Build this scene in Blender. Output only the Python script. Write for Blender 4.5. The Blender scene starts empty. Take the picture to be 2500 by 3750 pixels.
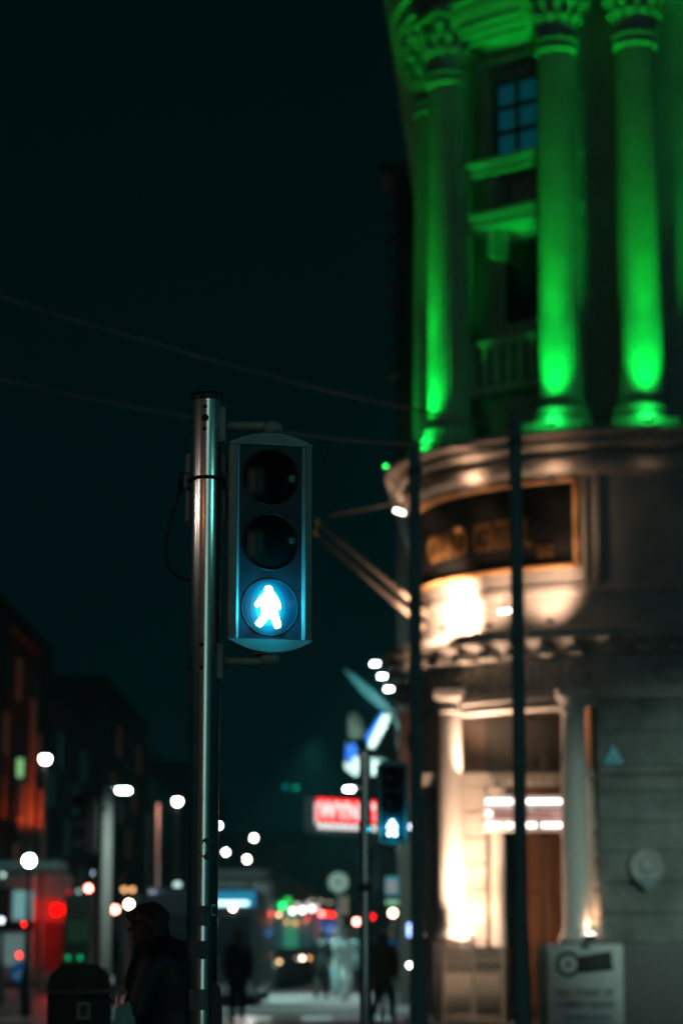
import bpy, bmesh, math, random
from mathutils import Vector, Matrix, Quaternion
from math import sin, cos, pi, radians, tan, asin, sqrt, atan2
random.seed(7)
S = bpy.context.scene
C = S.collection

# ------------------------------------------------------------------ camera, sky, exposure
F = 8854.0                                   # focal length in pixels of the 2500x3750 frame (85 mm)
PITCH = math.atan(1585.0 / F)
EYE = Vector((0, 0, 1.45))
cd = bpy.data.cameras.new('camera'); cam = bpy.data.objects.new('camera', cd); C.objects.link(cam)
cam.location = EYE; cam.rotation_euler = (pi / 2 + PITCH, 0, 0)
cd.sensor_fit = 'VERTICAL'; cd.sensor_height = 36; cd.sensor_width = 24; cd.lens = 85
cd.clip_start = 0.1; cd.clip_end = 2000
cd.dof.use_dof = True; cd.dof.focus_distance = 8.75; cd.dof.aperture_fstop = 2.35; cd.dof.aperture_blades = 0
S.camera = cam
FWD = Vector((0, cos(PITCH), sin(PITCH))); UP = Vector((0, -sin(PITCH), cos(PITCH)))


def P(px, py, Y):
    d = FWD + Vector((1, 0, 0)) * ((px - 1250) / F) + UP * ((1875 - py) / F)
    return EYE + d * (Y / d.y)


def U(py, Y):                                # metres per photo pixel at depth Y
    return (P(0, py, Y) - EYE).dot(FWD) / F


def PX(p):                                   # inverse
    v = p - EYE; w = v.dot(FWD)
    return 1250 + F * v.x / w, 1875 - F * v.dot(UP) / w


w = bpy.data.worlds.new('World'); S.world = w; w.use_nodes = True
nt = w.node_tree; bg = nt.nodes['Background']
tc = nt.nodes.new('ShaderNodeTexCoord'); sp = nt.nodes.new('ShaderNodeSeparateXYZ'); rp = nt.nodes.new('ShaderNodeValToRGB')
nt.links.new(tc.outputs['Generated'], sp.inputs[0]); nt.links.new(sp.outputs['Z'], rp.inputs[0]); nt.links.new(rp.outputs[0], bg.inputs[0])
e = rp.color_ramp.elements
e[0].position = 0.0; e[0].color = (0.0001, 0.0066, 0.0078, 1)
e[1].position = 0.45; e[1].color = (0.0001, 0.0034, 0.0035, 1)
m_ = e.new(0.16); m_.color = (0.0001, 0.0050, 0.0060, 1)
bg.inputs[1].default_value = 1.0
S.view_settings.view_transform = 'Standard'; S.view_settings.look = 'None'
S.view_settings.exposure = 0; S.view_settings.gamma = 1
S.render.engine = 'CYCLES'
S.cycles.use_denoising = True; S.cycles.use_adaptive_sampling = False
S.cycles.max_bounces = 5; S.cycles.diffuse_bounces = 2; S.cycles.glossy_bounces = 3
S.cycles.transmission_bounces = 2; S.cycles.volume_bounces = 0; S.cycles.transparent_max_bounces = 6
S.cycles.sample_clamp_indirect = 4; S.cycles.caustics_reflective = False; S.cycles.caustics_refractive = False

# ------------------------------------------------------------------ materials
MATS = {}


def mat(name, col, rough=0.7, metal=0.0, var=0.0, scale=4.0, bump=0.0, coat=0.0, aniso=0.0, spec=0.5, stretch=None):
    if name in MATS: return MATS[name]
    m = bpy.data.materials.new(name); m.use_nodes = True; n = m.node_tree; b = n.nodes['Principled BSDF']
    b.inputs['Base Color'].default_value = (*col, 1); b.inputs['Roughness'].default_value = rough
    b.inputs['Metallic'].default_value = metal; b.inputs['Specular IOR Level'].default_value = spec
    b.inputs['Coat Weight'].default_value = coat; b.inputs['Anisotropic'].default_value = aniso
    if var or bump:
        t = n.nodes.new('ShaderNodeTexCoord'); mp = n.nodes.new('ShaderNodeMapping'); no = n.nodes.new('ShaderNodeTexNoise')
        if stretch: mp.inputs['Scale'].default_value = stretch
        no.inputs['Scale'].default_value = scale; no.inputs['Detail'].default_value = 6; no.inputs['Roughness'].default_value = 0.65
        n.links.new(t.outputs['Object'], mp.inputs[0]); n.links.new(mp.outputs[0], no.inputs['Vector'])
        if var:
            r = n.nodes.new('ShaderNodeValToRGB'); r.color_ramp.elements[0].position = 0.3; r.color_ramp.elements[1].position = 0.7
            r.color_ramp.elements[0].color = (*[c * (1 - var) for c in col], 1)
            r.color_ramp.elements[1].color = (*[min(1, c * (1 + var)) for c in col], 1)
            n.links.new(no.outputs[0], r.inputs[0]); n.links.new(r.outputs[0], b.inputs['Base Color'])
            mr = n.nodes.new('ShaderNodeMapRange'); mr.inputs[3].default_value = max(0.03, rough - 0.08); mr.inputs[4].default_value = min(1, rough + 0.08)
            n.links.new(no.outputs[0], mr.inputs[0]); n.links.new(mr.outputs[0], b.inputs['Roughness'])
        if bump:
            bp = n.nodes.new('ShaderNodeBump'); bp.inputs['Strength'].default_value = bump; bp.inputs['Distance'].default_value = 0.01
            n.links.new(no.outputs[0], bp.inputs['Height']); n.links.new(bp.outputs[0], b.inputs['Normal'])
    MATS[name] = m
    return m


def emis(name, col, k):
    if name in MATS: return MATS[name]
    m = bpy.data.materials.new(name); m.use_nodes = True; n = m.node_tree; b = n.nodes['Principled BSDF']
    b.inputs['Base Color'].default_value = (0.02, 0.02, 0.02, 1); b.inputs['Roughness'].default_value = 0.4
    b.inputs['Emission Color'].default_value = (*col, 1); b.inputs['Emission Strength'].default_value = k
    MATS[name] = m
    return m


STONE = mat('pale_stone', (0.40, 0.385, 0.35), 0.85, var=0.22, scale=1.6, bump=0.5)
DARKSTONE = mat('dark_granite', (0.05, 0.05, 0.05), 0.5, var=0.3, scale=6, bump=0.2)
WALL2 = mat('sooty_brick', (0.10, 0.085, 0.075), 0.9, var=0.3, scale=1.2)
WALL3 = mat('dirty_render', (0.16, 0.15, 0.14), 0.9, var=0.25, scale=.8)
GLASSD = mat('dark_window_glass', (0.008, 0.012, 0.014), 0.12, spec=0.6)
STEEL = mat('brushed_stainless', (0.62, 0.60, 0.58), 0.15, metal=1.0, var=0.05, scale=30, aniso=0.95, stretch=(40, 40, 0.12))
GREYP = mat('grey_powder_coat', (0.24, 0.31, 0.28), 0.42, var=0.2, scale=14, bump=0.12)
BLACKP = mat('black_plastic', (0.012, 0.013, 0.014), 0.45, var=0.2, scale=20)
RUBBER = mat('black_rubber', (0.008, 0.008, 0.008), 0.55)
DKMETAL = mat('dark_painted_metal', (0.07, 0.12, 0.125), 0.5, var=0.2, scale=8)
GALV = mat('galvanised_steel', (0.30, 0.31, 0.31), 0.42, metal=0.6, var=0.12, scale=5)
WOOD = mat('varnished_wood', (0.10, 0.04, 0.012), 0.45, var=0.35, scale=5, stretch=(6, 6, .5))
GOLD = mat('gilt_letters', (0.75, 0.42, 0.16), 0.32, metal=0.9)
CREAM = mat('cream_paint', (0.62, 0.55, 0.45), 0.5, var=0.1)
ASPHALT = mat('asphalt', (0.045, 0.045, 0.047), 0.42, var=0.3, scale=.8, bump=0.3)
PAVING = mat('paving', (0.30, 0.30, 0.29), 0.5, var=0.18, scale=.7, bump=0.2)
RED_P = mat('red_paint', (0.5, 0.02, 0.015), 0.35)
WHITE_P = mat('white_paint', (0.75, 0.76, 0.76), 0.35, var=0.05)

# ------------------------------------------------------------------ mesh helpers


class MB:
    def __init__(s): s.v = []; s.f = []; s.sm = []

    def add(s, v, f, smooth=False):
        o = len(s.v); s.v += [Vector(p) for p in v]; s.f += [tuple(i + o for i in q) for q in f]; s.sm += [smooth] * len(f); return s

    def box(s, c, d, M=None, bev=0.0):
        c = Vector(c); x, y, z = d[0] / 2, d[1] / 2, d[2] / 2
        if bev > 0:
            b = min(bev, x * .9, z * .9, y * .9); bm = bmesh.new(); bmesh.ops.create_cube(bm, size=1)
            for v in bm.verts: v.co = Vector((v.co.x * 2 * x, v.co.y * 2 * y, v.co.z * 2 * z))
            bmesh.ops.bevel(bm, geom=bm.edges[:], offset=b, segments=2, affect='EDGES', profile=0.5)
            vs = [v.co.copy() for v in bm.verts]; fs = [[q.index for q in f.verts] for f in bm.faces]; bm.free()
        else:
            vs = [Vector((i, j, k)) for i in (-x, x) for j in (-y, y) for k in (-z, z)]
            fs = [(0, 1, 3, 2), (4, 6, 7, 5), (0, 4, 5, 1), (2, 3, 7, 6), (0, 2, 6, 4), (1, 5, 7, 3)]
        if M is not None: vs = [M @ v for v in vs]
        return s.add([v + c for v in vs], fs)

    def bx(s, x0, x1, y0, y1, z0, z1, bev=0.0):
        return s.box(((x0 + x1) / 2, (y0 + y1) / 2, (z0 + z1) / 2), (abs(x1 - x0), abs(y1 - y0), abs(z1 - z0)), bev=bev)

    def tube(s, pts, r, n=12, caps=True):
        pts = [Vector(p) for p in pts]; rs = r if isinstance(r, (list, tuple)) else [r] * len(pts)
        vs = []; prev = None
        for i, p in enumerate(pts):
            t = (pts[min(i + 1, len(pts) - 1)] - pts[max(i - 1, 0)]).normalized()
            if prev is None:
                a = Vector((1, 0, 0)) if abs(t.x) < .9 else Vector((0, 1, 0)); u = t.cross(a).normalized()
            else:
                u = (prev - t * prev.dot(t)).normalized()
            prev = u; q = t.cross(u)
            vs += [p + (u * cos(2 * pi * k / n) + q * sin(2 * pi * k / n)) * rs[i] for k in range(n)]
        fs = [(i * n + k, i * n + (k + 1) % n, (i + 1) * n + (k + 1) % n, (i + 1) * n + k) for i in range(len(pts) - 1) for k in range(n)]
        s.add(vs, fs, True)
        if caps:
            s.add(vs[:n], [tuple(range(n))[::-1]]); s.add(vs[-n:], [tuple(range(n))])
        return s

    def lathe(s, prof, c=(0, 0, 0), n=24, M=None, smooth=True, flute=0, fd=0.0, a0=0, a1=2 * pi):
        c = Vector(c); vs = []; full = abs(a1 - a0 - 2 * pi) < 1e-6; nn = n if full else n + 1
        for r, z in prof:
            for k in range(nn):
                a = a0 + (a1 - a0) * k / n
                rr = r * (1 - fd * abs(sin(a * flute / 2))) if flute else r
                v = Vector((rr * cos(a), rr * sin(a), z))
                vs.append((M @ v if M is not None else v) + c)
        fs = []
        for i in range(len(prof) - 1):
            for k in range(n):
                k2 = (k + 1) % nn
                fs.append((i * nn + k, i * nn + k2, (i + 1) * nn + k2, (i + 1) * nn + k))
        return s.add(vs, fs, smooth)

    def prism(s, poly, y0, y1, M=None, c=(0, 0, 0)):      # poly in x,z ; extruded in y
        c = Vector(c); n = len(poly)
        vs = [Vector((x, y0, z)) for x, z in poly] + [Vector((x, y1, z)) for x, z in poly]
        if M is not None: vs = [M @ v for v in vs]
        fs = [tuple(range(n)), tuple(range(2 * n - 1, n - 1, -1))] + [(i, n + i, n + (i + 1) % n, (i + 1) % n) for i in range(n)]
        return s.add([v + c for v in vs], fs)

    def ball(s, c, r, n=12, M=None):
        rx, ry, rz = r if isinstance(r, (tuple, list)) else (r, r, r); c = Vector(c); vs = []; m = max(4, n // 2)
        for i in range(m + 1):
            t = pi * i / m
            for k in range(n):
                v = Vector((rx * sin(t) * cos(2 * pi * k / n), ry * sin(t) * sin(2 * pi * k / n), rz * cos(t)))
                vs.append((M @ v if M is not None else v) + c)
        return s.add(vs, [(i * n + k, i * n + (k + 1) % n, (i + 1) * n + (k + 1) % n, (i + 1) * n + k) for i in range(m) for k in range(n)], True)

    def build(s, name, m, parent=None, loc=None):
        me = bpy.data.meshes.new(name); me.from_pydata([tuple(v) for v in s.v], [], s.f)
        me.polygons.foreach_set('use_smooth', s.sm); me.materials.append(m); me.validate(); me.update()
        bm = bmesh.new(); bm.from_mesh(me); bmesh.ops.remove_doubles(bm, verts=bm.verts, dist=1e-6)
        bmesh.ops.recalc_face_normals(bm, faces=bm.faces); bm.to_mesh(me); bm.free()
        o = bpy.data.objects.new(name, me); C.objects.link(o)
        if parent: o.parent = parent
        if loc is not None: o.location = loc
        return o


def tag(o, label, cat, group=None):
    o['label'] = label; o['category'] = cat
    if group: o['group'] = group
    return o


def thing(name, label, cat, loc=(0, 0, 0), rz=0.0, group=None):
    o = bpy.data.objects.new(name, None); C.objects.link(o); o.location = loc; o.rotation_euler = (0, 0, rz); o.empty_display_size = .1
    return tag(o, label, cat, group)


def struct(name, mb, m, kind='structure'):
    o = mb.build(name, m); o['kind'] = kind; return o


def lamp(kind, loc, col, power, parent=None, r=0.05, target=None, size=60, blend=0.5, name='lamp_light'):
    d = bpy.data.lights.new(name, kind); d.color = col; d.energy = power
    if kind != 'SUN': d.shadow_soft_size = r
    if kind == 'SPOT': d.spot_size = radians(size); d.spot_blend = blend
    if kind == 'AREA': d.size = r
    o = bpy.data.objects.new(name, d); C.objects.link(o); o.location = loc
    if target is not None:
        o.rotation_euler = (Vector(target) - Vector(loc)).to_track_quat('-Z', 'Y').to_euler()
    if parent: o.parent = parent
    return o


def text_mesh(txt, height, depth, name, m, parent=None, align='CENTER', width=None, bend=None, M=None):
    """lettering as a mesh in the local x,z plane facing -y"""
    cu = bpy.data.curves.new(name, 'FONT'); cu.body = txt; cu.align_x = align; cu.extrude = depth / 2; cu.size = 1; cu.resolution_u = 3; cu.offset = .018
    to = bpy.data.objects.new(name, cu); C.objects.link(to)
    dg = bpy.context.evaluated_depsgraph_get(); me = bpy.data.meshes.new_from_object(to.evaluated_get(dg)); bpy.data.objects.remove(to)
    xs = [v.co.x for v in me.vertices]; ys = [v.co.y for v in me.vertices]
    hy = (max(ys) - min(ys)) or 1; k = height / hy; kx = k if width is None else width / ((max(xs) - min(xs)) or 1)
    y0 = min(ys)
    cx = (max(xs) + min(xs)) / 2 if align == 'CENTER' else min(xs)
    for v in me.vertices:
        p = Vector(((v.co.x - cx) * kx, -v.co.z, (v.co.y - y0) * k))
        if bend: p = bend(p)
        v.co = M @ p if M is not None else p
    me.materials.clear(); me.materials.append(m)
    o = bpy.data.objects.new(name, me); C.objects.link(o)
    if parent: o.parent = parent
    return o


WARM = (1.0, 0.52, 0.27); WWHITE = (1.0, 0.80, 0.70); CYAN = (0.0, 0.75, 1.0); GREEN = (0.0, 1.0, 0.055); TEAL = (0.35, 1.0, 0.90)

# ------------------------------------------------------------------ ground
struct('ground', MB().bx(-600, 600, -60, 900, -0.5, 0), ASPHALT)
struct('pavement', MB().bx(-1.5, 30, 30, 44.0, 0.0, 0.12, .02), PAVING)
struct('plaza_pavement', MB().bx(-3.4, 12, 52.5, 74, 0.0, 0.12, .02), PAVING)
struct('left_pavement', MB().bx(-30, -9.2, 68, 300, 0.0, 0.12, .02), PAVING)
struct('near_pavement', MB().bx(-20, 20, -30, 20, 0.0, 0.12, .02), PAVING)
mk = MB()
for i in range(14): mk.bx(-8 + i * 1.2, -7.4 + i * 1.2, 47, 50.5, 0.004, 0.006)
struct('road_markings', mk, mat('road_paint', (0.6, 0.6, 0.58), 0.6, var=.3, scale=3))

# ------------------------------------------------------------------ the main signal post
YP = 8.7
pb = P(759, 1500, YP); PXX = pb.x
ztop = P(759, 1466, YP).z
t = thing('signal_pole', 'polished stainless steel signal post in sharp focus with stickers and black cap', 'pole', (PXX, YP, 0.12))
R0 = 0.0555


def lp(px, py, Y=YP): return P(px, py, Y) - Vector((PXX, YP, 0.12))


MB().lathe([(R0, 0), (R0, ztop - .12)], n=96).lathe([(R0 + .05, 0), (R0 + .05, .012), (R0 + .002, .014)], n=40).build('tube', STEEL, t)
zc = ztop - .12
MB().lathe([(R0 + .0035, zc - .004), (R0 + .005, zc + .004), (R0 + .005, zc + .018), (R0 + .001, zc + .023), (0.0, zc + .024)], n=64).build('cap', BLACKP, t)


def surf(px, py):                            # point on the front of the pole
    p = lp(px, py); u = max(-.97, min(.97, p.x / R0)); a = asin(u)
    return Vector((R0 * sin(a), -R0 * cos(a), p.z)), a


for (px, py, r) in ((754.5, 1500, .008), (754.5, 1541, .0135), (753, 1581, .008), (741, 2368, .0075), (741, 2451, .0075)):
    p, a = surf(px, py)
    M = Matrix.Rotation(a, 3, 'Z') @ Matrix.Rotation(pi / 2, 3, 'X')
    MB().lathe([(r, -.001), (r, .0022), (r * .72, .0045), (0.0, .005)], n=24, M=M, c=p).build('bolt', BLACKP, t)
for (px, py, r) in ((703, 1504, .006), (702, 1540, .008), (702, 1585, .006), (690, 2368, .006), (690, 2445, .006)):
    z = lp(px, py).z; M = Matrix.Rotation(-pi / 2, 3, 'Z') @ Matrix.Rotation(pi / 2, 3, 'X')
    MB().lathe([(r, -.001), (r, .004), (r * .7, .007), (0.0, .008)], n=16, M=M, c=(-R0, 0, z)).build('bolt', BLACKP, t)


def patch(x0, x1, y0, y1, m, name, rr=.0006, rough_edge=0.0, n=14, hole=None):
    """a sticker that wraps the tube between photo columns x0..x1 and rows y0..y1"""
    ax = lambda px, py: asin(max(-.985, min(.985, lp(px, py).x / R0)))
    b = MB(); rows = 10; vs = []; fs = []
    for j in range(rows + 1):
        py = y0 + (y1 - y0) * j / rows
        for i in range(n + 1):
            a0, a1 = ax(x0, py), ax(x1, py); a = a0 + (a1 - a0) * i / n
            ex = rough_edge * (random.random() - .5)
            z = lp(x0, py).z + (ex if j in (0, rows) else 0)
            r = R0 + rr
            vs.append(Vector((r * sin(a + ex * 6 * (i in (0, n))), -r * cos(a), z)))
    for j in range(rows):
        for i in range(n):
            fs.append((j * (n + 1) + i, j * (n + 1) + i + 1, (j + 1) * (n + 1) + i + 1, (j + 1) * (n + 1) + i))
    b.add(vs, fs, True)
    return b.build(name, m, t)


STK = mat('worn_sticker', (0.07, 0.10, 0.10), 0.6, var=.5, scale=60)
# round torn sticker
b = MB(); pc = lp(766, 3111); ac = asin(pc.x / R0); vs = [Vector(((R0 + .0007) * sin(ac), -(R0 + .0007) * cos(ac), pc.z))]; NN = 56
for k in range(NN):
    th = 2 * pi * k / NN; rr_ = .041 * (1 - (.22 * random.random() if 2.3 < th < 4.2 else .01 * random.random()))
    a = ac + rr_ * cos(th) * .82 / R0; vs.append(Vector(((R0 + .0007) * sin(a), -(R0 + .0007) * cos(a), pc.z + rr_ * sin(th))))
b.add(vs, [(0, 1 + k, 1 + (k + 1) % NN) for k in range(NN)], True); o = b.build('sticker', STK, t); o['label'] = 'round dark torn sticker'
TAPE = mat('tape_residue', (0.07, 0.10, 0.10), 0.5, var=.85, scale=90, stretch=(1, 1, .12))
o = patch(716, 772, 3318, 3392, TAPE, 'tape_residue', rough_edge=.004); o['label'] = 'scraped tape residue with streaks'
o = patch(690, 771, 3446, 3512, STK, 'sticker', rr=.0011, rough_edge=.001); o['label'] = 'dark rectangular sticker with creases'
o = patch(695, 762, 3622, 3698, mat('faded_tape', (0.10, 0.13, 0.12), .45, var=.25, scale=40), 'sticker', rr=.0009); o['label'] = 'faded grey band'
o = patch(777, 790, 3312, 3354, WHITE_P, 'small_label', rr=.0010)
o2 = patch(779, 789, 3320, 3348, mat('label_ink', (.01, .03, .06), .4), 'label_print', rr=.0016); o2.parent = o
# thin cable along the left edge
MB().tube([(-R0 * .9, -R0 * .5, lp(690, 3020).z)] + [(-R0 * .83 + .003 * sin(i), -R0 * .62, lp(690, 3040 + i * 120).z) for i in range(12)], .0016, 6).build('wire', RUBBER, t)
# clamp ring
zz = lp(750, 1756).z
MB().tube([((R0 + .011) * sin(a) + (.002 if a > 0 else -.003), -(R0 + .007) * cos(a), zz - .006 * abs(sin(a)) ** 3) for a in [2 * pi * k / 40 for k in range(41)]], .0055, 8).build('clamp_ring', RUBBER, t)

# junction box behind the post
jb = thing('junction_box', 'grey terminal housing strapped behind the steel post', 'equipment box', (PXX, YP + R0 + .05, lp(0, 1900).z + .12))


def lj(px, py): return P(px, py, YP + R0 + .05) - Vector(jb.location)


jx0, jx1 = lj(681, 1700).x, lj(846, 1700).x; jh = lj(700, 1662).z; ym0, ym1 = lj(700, 1790).z, lj(700, 1745).z
MB().bx(jx0, jx1, -.03, .09, 0, ym0 - .004, .012).build('lower_housing', GREYP, jb)
MB().bx(jx0, jx1, -.03, .09, ym1 + .004, jh, .012).build('upper_housing', GREYP, jb)
MB().bx(jx0 - .006, jx1 - .012, -.042, .10, ym0 - .004, ym1 + .004, .008).build('clamp_block', mat('mid_grey_paint', (.2, .23, .23), .5, var=.1), jb)
MB().tube([(jx1 - .03, -.036, .03), (jx1 - .03, -.036, ym0 - .03)], .004, 8).build('seam_rib', GREYP, jb)

# cable loop
pts = [(661, 1752), (659, 1790), (648, 1835), (630, 1890), (615, 1940), (607, 1995), (609, 2040), (620, 2078), (645, 2108), (672, 2122), (700, 2128)]
cb = MB(); W3 = [P(x, y, YP + .03 - (.03 if i < 1 else 0)) for i, (x, y) in enumerate(pts)]
fine = []
for i in range(len(W3) - 1):
    p0, p1, p2, p3 = W3[max(i - 1, 0)], W3[i], W3[i + 1], W3[min(i + 2, len(W3) - 1)]
    for k in range(6):
        u = k / 6; fine.append(.5 * ((2 * p1) + (p2 - p0) * u + (2 * p0 - 5 * p1 + 4 * p2 - p3) * u * u + (3 * p1 - p0 - 3 * p2 + p3) * u ** 3))
fine.append(W3[-1]); org = fine[0].copy()
ct = thing('cable', 'black cable looping out left of the steel post', 'cable', org)
MB().tube([p - org for p in fine], .0062, 10).build('loop', RUBBER, ct)
MB().tube([Vector((0.004, 0, .022)), Vector((.002, 0, .012)), Vector((0, 0, -.05))], .010, 12).build('gland', BLACKP, ct)


# ------------------------------------------------------------------ pedestrian signal heads
def man_poly():
    z = [(790, 1507), (808, 1512), (824, 1532), (826, 1552), (842, 1572), (862, 1598), (882, 1635), (890, 1668), (888, 1688), (876, 1696), (864, 1690), (856, 1662),
         (860, 1700), (876, 1752), (893, 1812), (886, 1834), (858, 1846), (842, 1842), (834, 1822), (814, 1778), (797, 1756), (774, 1786), (744, 1824), (722, 1838),
         (690, 1822), (681, 1806), (694, 1788), (718, 1758), (734, 1716), (728, 1676), (718, 1668), (700, 1682), (682, 1674), (675, 1654), (694, 1630), (722, 1592), (752, 1564), (750, 1542), (762, 1516)]
    return [((x - 805) * .000489, -(y - 1672) * .000489) for x, y in z]


def painted_halo_mat(name, k=1.0):  # cyan halo around the man is painted into the lens emission
    m = bpy.data.materials.new(name); m.use_nodes = True; n = m.node_tree; b = n.nodes['Principled BSDF']
    b.inputs['Base Color'].default_value = (.01, .03, .04, 1); b.inputs['Roughness'].default_value = .25
    t_ = n.nodes.new('ShaderNodeTexCoord'); mp = n.nodes.new('ShaderNodeMapping'); mp.inputs['Scale'].default_value = (1.15, 0, .80)
    mp.inputs['Location'].default_value = (.010, 0, .0)
    ln = n.nodes.new('ShaderNodeVectorMath'); ln.operation = 'LENGTH'
    r = n.nodes.new('ShaderNodeValToRGB'); r.color_ramp.interpolation = 'EASE'
    E = r.color_ramp.elements; E[0].position = .0; E[0].color = (.10, 2.0, 2.4, 1); E[1].position = 1; E[1].color = (0, .035, .11, 1)
    a = E.new(.40); a.color = (.02, 1.3, 1.7, 1); a = E.new(.60); a.color = (.0, .34, .62, 1); a = E.new(.80); a.color = (0, .10, .22, 1)
    mu = n.nodes.new('ShaderNodeMath'); mu.operation = 'MULTIPLY'; mu.inputs[1].default_value = 1 / .102
    n.links.new(t_.outputs['Object'], mp.inputs[0]); n.links.new(mp.outputs[0], ln.inputs[0]); n.links.new(ln.outputs['Value'], mu.inputs[0])
    n.links.new(mu.outputs[0], r.inputs[0]); n.links.new(r.outputs[0], b.inputs['Emission Color']); b.inputs['Emission Strength'].default_value = k
    return m


def lens_mat(name, col):
    m = bpy.data.materials.new(name); m.use_nodes = True; n = m.node_tree; b = n.nodes['Principled BSDF']
    b.inputs['Base Color'].default_value = (*col, 1); b.inputs['Roughness'].default_value = .09; b.inputs['Specular IOR Level'].default_value = .09
    t_ = n.nodes.new('ShaderNodeTexCoord'); bs = []
    for ax in (0, 2):
        wv = n.nodes.new('ShaderNodeTexWave'); wv.bands_direction = 'X' if ax == 0 else 'Z'; wv.inputs['Scale'].default_value = 42
        n.links.new(t_.outputs['Object'], wv.inputs[0]); bs.append(wv)
    ad = n.nodes.new('ShaderNodeMath'); ad.operation = 'ADD'; n.links.new(bs[0].outputs['Fac'], ad.inputs[0]); n.links.new(bs[1].outputs['Fac'], ad.inputs[1])
    bp = n.nodes.new('ShaderNodeBump'); bp.inputs['Strength'].default_value = .06; bp.inputs['Distance'].default_value = .001
    n.links.new(ad.outputs[0], bp.inputs['Height']); n.links.new(bp.outputs[0], b.inputs['Normal'])
    return m


LENS_R = lens_mat('dark_red_lens', (.02, .003, .004)); LENS_A = lens_mat('dark_amber_lens', (.008, .010, .010)); LENS_G = painted_halo_mat('lens_painted_halo', 1.0)
MAN = emis('walking_man_light', (.72, 1.0, 1.0), 6.5)
PANEL = mat('satin_black_panel', (.013, .034, .050), .5, var=.10, scale=12, spec=.4)


def ped_head(parent_label, name, loc, yaw, scale=1.0, glow=9):
    h = thing(name, parent_label, 'traffic light', loc, yaw); h.scale = (scale,) * 3
    W = .1535; H = .355                       # half width, half height of the body
    def arc(w_, rise, n=18): return [(-w_ + 2 * w_ * i / n, rise * (1 - ((i / n) * 2 - 1) ** 2)) for i in range(n + 1)]
    # black body shell with tapered back
    hb = MB(); hb.add([(sx * a, y, z) for z in (-H, H) for (a, y) in ((W - .006, .012), (W - .012, .03), (W * .62, .10)) for sx in (-1, 1)], [(0, 2, 4, 5, 3, 1), (6, 7, 9, 11, 10, 8), (0, 6, 8, 2), (2, 8, 10, 4), (4, 10, 11, 5), (5, 11, 9, 3), (3, 9, 7, 1), (1, 7, 6, 0)]); hb.build('housing', GREYP, h)
    MB().bx(-W + .036, W - .036, -.0015, .006, -H, H).build('front_panel', PANEL, h)
    for sx in (-1, 1):
        b = MB(); a0, a1 = sx * (W - .0005), sx * (W - .0245); c0, c1 = sx * (W - .0265), sx * (W - .0365)
        pr = lambda x0, x1, d0, d1: b.add([(x0, d0, -H), (x1, d1, -H), (x1, .012, -H), (x0, .02, -H), (x0, d0, H), (x1, d1, H), (x1, .012, H), (x0, .02, H)],
                                          [(0, 1, 5, 4), (1, 2, 6, 5), (2, 3, 7, 6), (3, 0, 4, 7), (0, 3, 2, 1), (4, 5, 6, 7)])
        pr(a0, a1, -.008, -.017); pr(c0, c1, -.0165, -.010)
        b.build('side_rail', GREYP, h)
    b = MB(); top = [(x, H + .006 + z) for x, z in arc(W + .001, .040)]
    b.prism([(-W - .001, H + .003), (W + .001, H + .003)] + top[::-1], -.022, .045); b.build('top_cap', GREYP, h)
    b = MB(); bot = [(x, -H - .006 - z) for x, z in arc(W + .001, .044)]
    b.prism(bot + [(W + .001, -H - .003), (-W - .001, -H - .003)], -.022, .045)
    b.build('bottom_cap', GREYP, h)
    MB().bx(-W + .01, W - .01, .0065, .04, -H - .0029, H + .0029).build('gasket', BLACKP, h)
    MB().lathe([(.052, -H - .054), (.056, -H - .047), (.030, -H - .040)], c=(.0, .04, 0), n=32).build('pivot', GREYP, h)
    for sx in (-1, 1):
        for z in (-H + .03, H - .03): MB().lathe([(.0045, 0), (.004, .003), (0, .003)], M=Matrix.Rotation(pi / 2, 3, 'X'), c=(sx * (W - .013), -.011, z), n=10).build('screw', GALV, h)
    for i, (zc_, mt) in enumerate(((.239, LENS_R), (0.0, LENS_A), (-.239, LENS_G))):
        pr = []
        for k in range(11):
            a = (pi / 2) * k / 10; pr.append((.1005 * (1 - k / 10), .001 + .012 * (1 - (1 - k / 10) ** 2)))
        M = Matrix.Rotation(pi / 2, 3, 'X')
        ln = MB().lathe(pr, n=64, M=M).build('lens', mt, h); ln.location = (0, -.002, zc_)
        RG = BLACKP if i < 2 else PANEL
        rz_ = 1.0 if i < 2 else .22
        rg = MB().lathe([(.106, 0), (.106, .006 * rz_), (.1035, .008 * rz_), (.1015, .006 * rz_), (.1015, 0)], n=64, M=M).build('lens_ring', RG, ln)
        if i == 2:
            b = MB(); b.prism([(x * .93 - .002, z * .95) for x, z in man_poly()], -.0205, -.0185); o = b.build('walking_man', MAN, ln); 
    L = lamp('POINT', (-.005, -.046, -.242), (.0, .62, 1.0), glow, h, r=.03, name='signal_light')
    return h


HY = YP - .035
hc = P(989, 1985, HY)
ped_head('large pedestrian signal lit with a glowing walking man, on the steel post', 'pedestrian_signal', hc, radians(14), 1.0, glow=3.0)


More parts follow.
